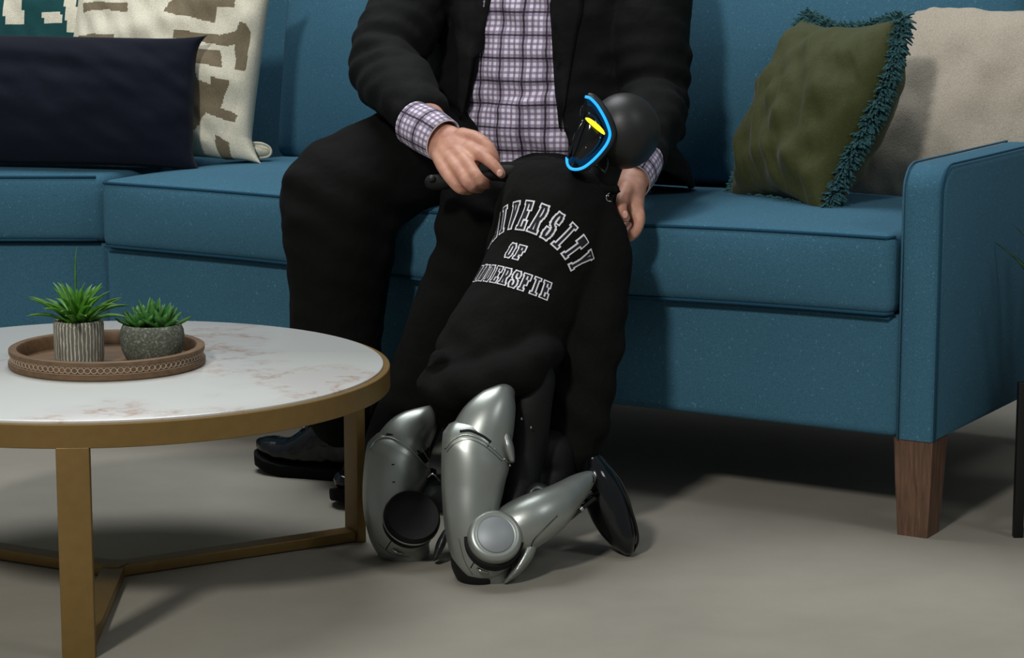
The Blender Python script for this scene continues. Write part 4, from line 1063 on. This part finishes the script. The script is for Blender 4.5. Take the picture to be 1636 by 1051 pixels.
V, F = revolve([(0, -0.045), (0.040, -0.045), (0.0425, -0.018), (0.0420, -0.006), (0.0395, -0.001), (0.0320, 0.0012), (0.0295, 0.0), (0, 0)], kc, 64, axis=KA)
dr = mk('knee_joint', V, F, M['silver'], rob, True, auto=50)
V, F = revolve([(0, 0.0018), (0.0278, 0.0018), (0.0288, 0.0008), (0.0288, -0.003), (0, -0.003)], kc, 64, axis=KA); mk('joint_cap', V, F, M['silver2'], dr, True, auto=50, label='flat grey round cap')
V, F = revolve([(0.0425, -0.016), (0.0465, -0.018), (0.0465, -0.04), (0.0425, -0.04)], kc, 64, axis=KA, closed=True); mk('joint_gap', V, F, M['blackmatte'], dr)
vent(kb, 766, 886, kn)
# shin
V, F = remesh([pl([(800, 866, 3.60, 36, .030), (825, 845, 3.60, 44, .036), (855, 828, 3.61, 43, .038), (882, 812, 3.63, 37, .034), (905, 793, 3.66, 28, .028), (925, 776, 3.69, 21, .022), (940, 764, 3.71, 13, .016)], seg=32)], 0.0035, 5)
sh_ = mk('shin_shell', V, F, M['silver'], rob)
sb_ = bvh(V, F)
drawn('seam_groove', sb_, [(846, 882), (853, 862), (872, 842), (890, 824)], 0.0009, 'silverdk', sh_)
V, F = remesh([pl([(852, 860, 3.598, 9, .014), (842, 884, 3.588, 12, .022), (826, 910, 3.582, 9, .026), (808, 930, 3.58, 3, .018)])], 0.0025, 2); mk('guard_fin', V, F, M['silver'], sh_)
V, F = remesh([pl([(845, 790, 3.66, 8, .02), (858, 779, 3.665, 9, .02), (878, 786, 3.66, 9, .02), (900, 785, 3.66, 8, .02)])], 0.003, 2); mk('upper_ridge', V, F, M['silverdk'], sh_)
for (a, b) in (((902, 818, 3.665), (944, 786, 3.70)), ((910, 828, 3.665), (948, 796, 3.70)), ((896, 822, 3.68), (940, 800, 3.71))):
    V, F = tube([W(*a), W(*b)], 0.0042, 10); r_ = mk('actuator_rod', V, F, M['blackgloss'], rob, True, auto=50)
    m_ = W(*a).lerp(W(*b), 0.45); d_ = (W(*b) - W(*a)).normalized()
    V, F = tube([m_ - d_ * 0.003, m_ + d_ * 0.003], 0.0052, 10); mk('rod_collar', V, F, M['chrome'], r_, True, auto=50)
V, F = revolve([(0, -.006), (.008, -.006), (.009, 0), (.008, .004), (0, .004)], W(941, 766, 3.695), 24, axis=KA); mk('ankle_pivot', V, F, M['blackgloss'], rob, True, auto=50)
# foot standing on its toes
V, F = remesh([pl([(948, 742, 3.77, 20, .030), (955, 765, 3.76, 31, .036), (968, 795, 3.755, 36, .038), (981, 828, 3.75, 34, .036), (995, 858, 3.745, 25, .034), (1002, 874, 3.745, 13, .030)], seg=32),
               pl([(920, 790, 3.74, 12, .02), (945, 790, 3.75, 22, .03)])], 0.004, 6)
ft = mk('foot', V, F, M['blackgloss'], rob)
V, F = tube([W(980, 755, 3.745), W(1000, 795, 3.735), W(1014, 832, 3.735), W(1019, 862, 3.735), W(1012, 880, 3.735)], 0.0022, 8, 6); mk('sole_edge', V, F, M['blackmatte'], ft)
# dark mechanism behind the near thigh
V, F = remesh([pl([(855, 605, 3.76, 34, .05), (845, 645, 3.74, 38, .05), (840, 690, 3.74, 38, .05), (835, 735, 3.73, 34, .05), (828, 780, 3.70, 34, .045), (820, 815, 3.67, 26, .04)]), pl([(880, 720, 3.80, 40, .05), (885, 760, 3.79, 34, .045), (870, 785, 3.76, 22, .03)])], 0.006, 3)
mc = mk('hip_mechanism', V, F, M['blackmatte'], rob)
for (px, py, Y) in ((833, 669, 3.682), (848, 683, 3.683)):
    V, F = ellipsoid(W(px, py, Y), 0.0018, 0.0015, 0.0024, 10, 6); mk('bolt', V, F, M['chrome'], mc)
# leg farther from the camera
up = shellp('thigh_shell', [(690, 656, 3.80, 10, .024), (675, 674, 3.79, 28, .036), (655, 695, 3.78, 40, .042), (643, 716, 3.77, 46, .046), (640, 724, 3.77, 46, .046)], prof=ridge(math.pi * 0.80, 0.10, 0.25))
shellp('thigh_inner', [(645, 712, 3.77, 44, .042), (640, 740, 3.76, 46, .042)], 'blackmatte')
V, F = pl([(640, 728, 3.765, 50, .048), (634, 752, 3.755, 52, .049), (627, 782, 3.745, 49, .048), (626, 815, 3.735, 46, .047), (636, 845, 3.73, 49, .046), (648, 868, 3.73, 47, .042), (653, 880, 3.73, 36, .034)], seg=56, sub=8, prof=ridge(math.pi * 0.78, 0.09, 0.25))
rs = W(640, 728, 3.765); V2 = []
for v in V:
    v = Vector(v); k = max(0, 1 - abs(v.z - rs.z) / 0.05) if v.z < rs.z + 0.06 else 0
    V2.append(v + Vector((0, 0, -0.42 * (v.x - rs.x) * k)))
kn2 = mk('knee_shell', V2, F, M['silver'], rob); kb = bvh(V2, F)
drawn('rim_edge', kb, [(592, 716), (602, 703), (620, 699), (640, 707), (662, 724), (682, 748)], 0.0014, 'silver', kn2, 0.001)
drawn('gap_shade_strip', kb, [(618, 694), (634, 697), (652, 708), (668, 722), (680, 738)], 0.0028, 'blackmatte', kn2, 0.0)  # far leg: shade of the shell gap drawn as a black strip
drawn('inner_rod', kb, [(628, 692), (650, 695), (668, 712), (684, 738)], 0.0012, 'silver', kn2, 0.003)
kc, KA = drum('k', 660, 822, 3.674, 0.52, 0.04, 0)
V, F = revolve([(0, -0.035), (0.043, -0.035), (0.0455, -0.012), (0.0445, -0.004), (0.0420, -0.001), (0.038, -0.004), (0.02, -0.006), (0, -0.0065)], kc, 64, axis=KA); oj = mk('open_joint', V, F, M['blackmatte'], rob, True, auto=50, label='open black knee socket')
V, F = revolve([(0.0445, -0.0135), (0.0468, -0.0130), (0.0468, -0.016), (0.0445, -0.016)], kc, 64, axis=KA, closed=True); mk('socket_edge', V, F, M['silver'], oj)
vent(kb, 631, 856, kn2)
drawn('seam_groove', kb, [(604, 868), (625, 884), (655, 890)], 0.0005, 'silverdk', kn2, 0.0)
for (px, py) in ((628, 742), (629, 770)):
    V, F = ellipsoid(hit(kb, px, py), 0.0028, 0.0012, 0.0010, 10, 6); mk('pin', V, F, M['blackmatte'], kn2)
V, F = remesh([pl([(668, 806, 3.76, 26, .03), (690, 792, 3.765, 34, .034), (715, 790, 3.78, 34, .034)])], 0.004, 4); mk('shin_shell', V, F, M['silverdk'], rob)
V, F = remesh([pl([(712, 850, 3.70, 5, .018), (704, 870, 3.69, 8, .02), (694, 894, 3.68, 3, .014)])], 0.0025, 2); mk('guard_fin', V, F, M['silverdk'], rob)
V, F = tube([W(682, 764, 3.72), W(692, 757, 3.715), W(702, 768, 3.72)], 0.0018, 8, 4); mk('knee_link', V, F, M['chrome'], rob)
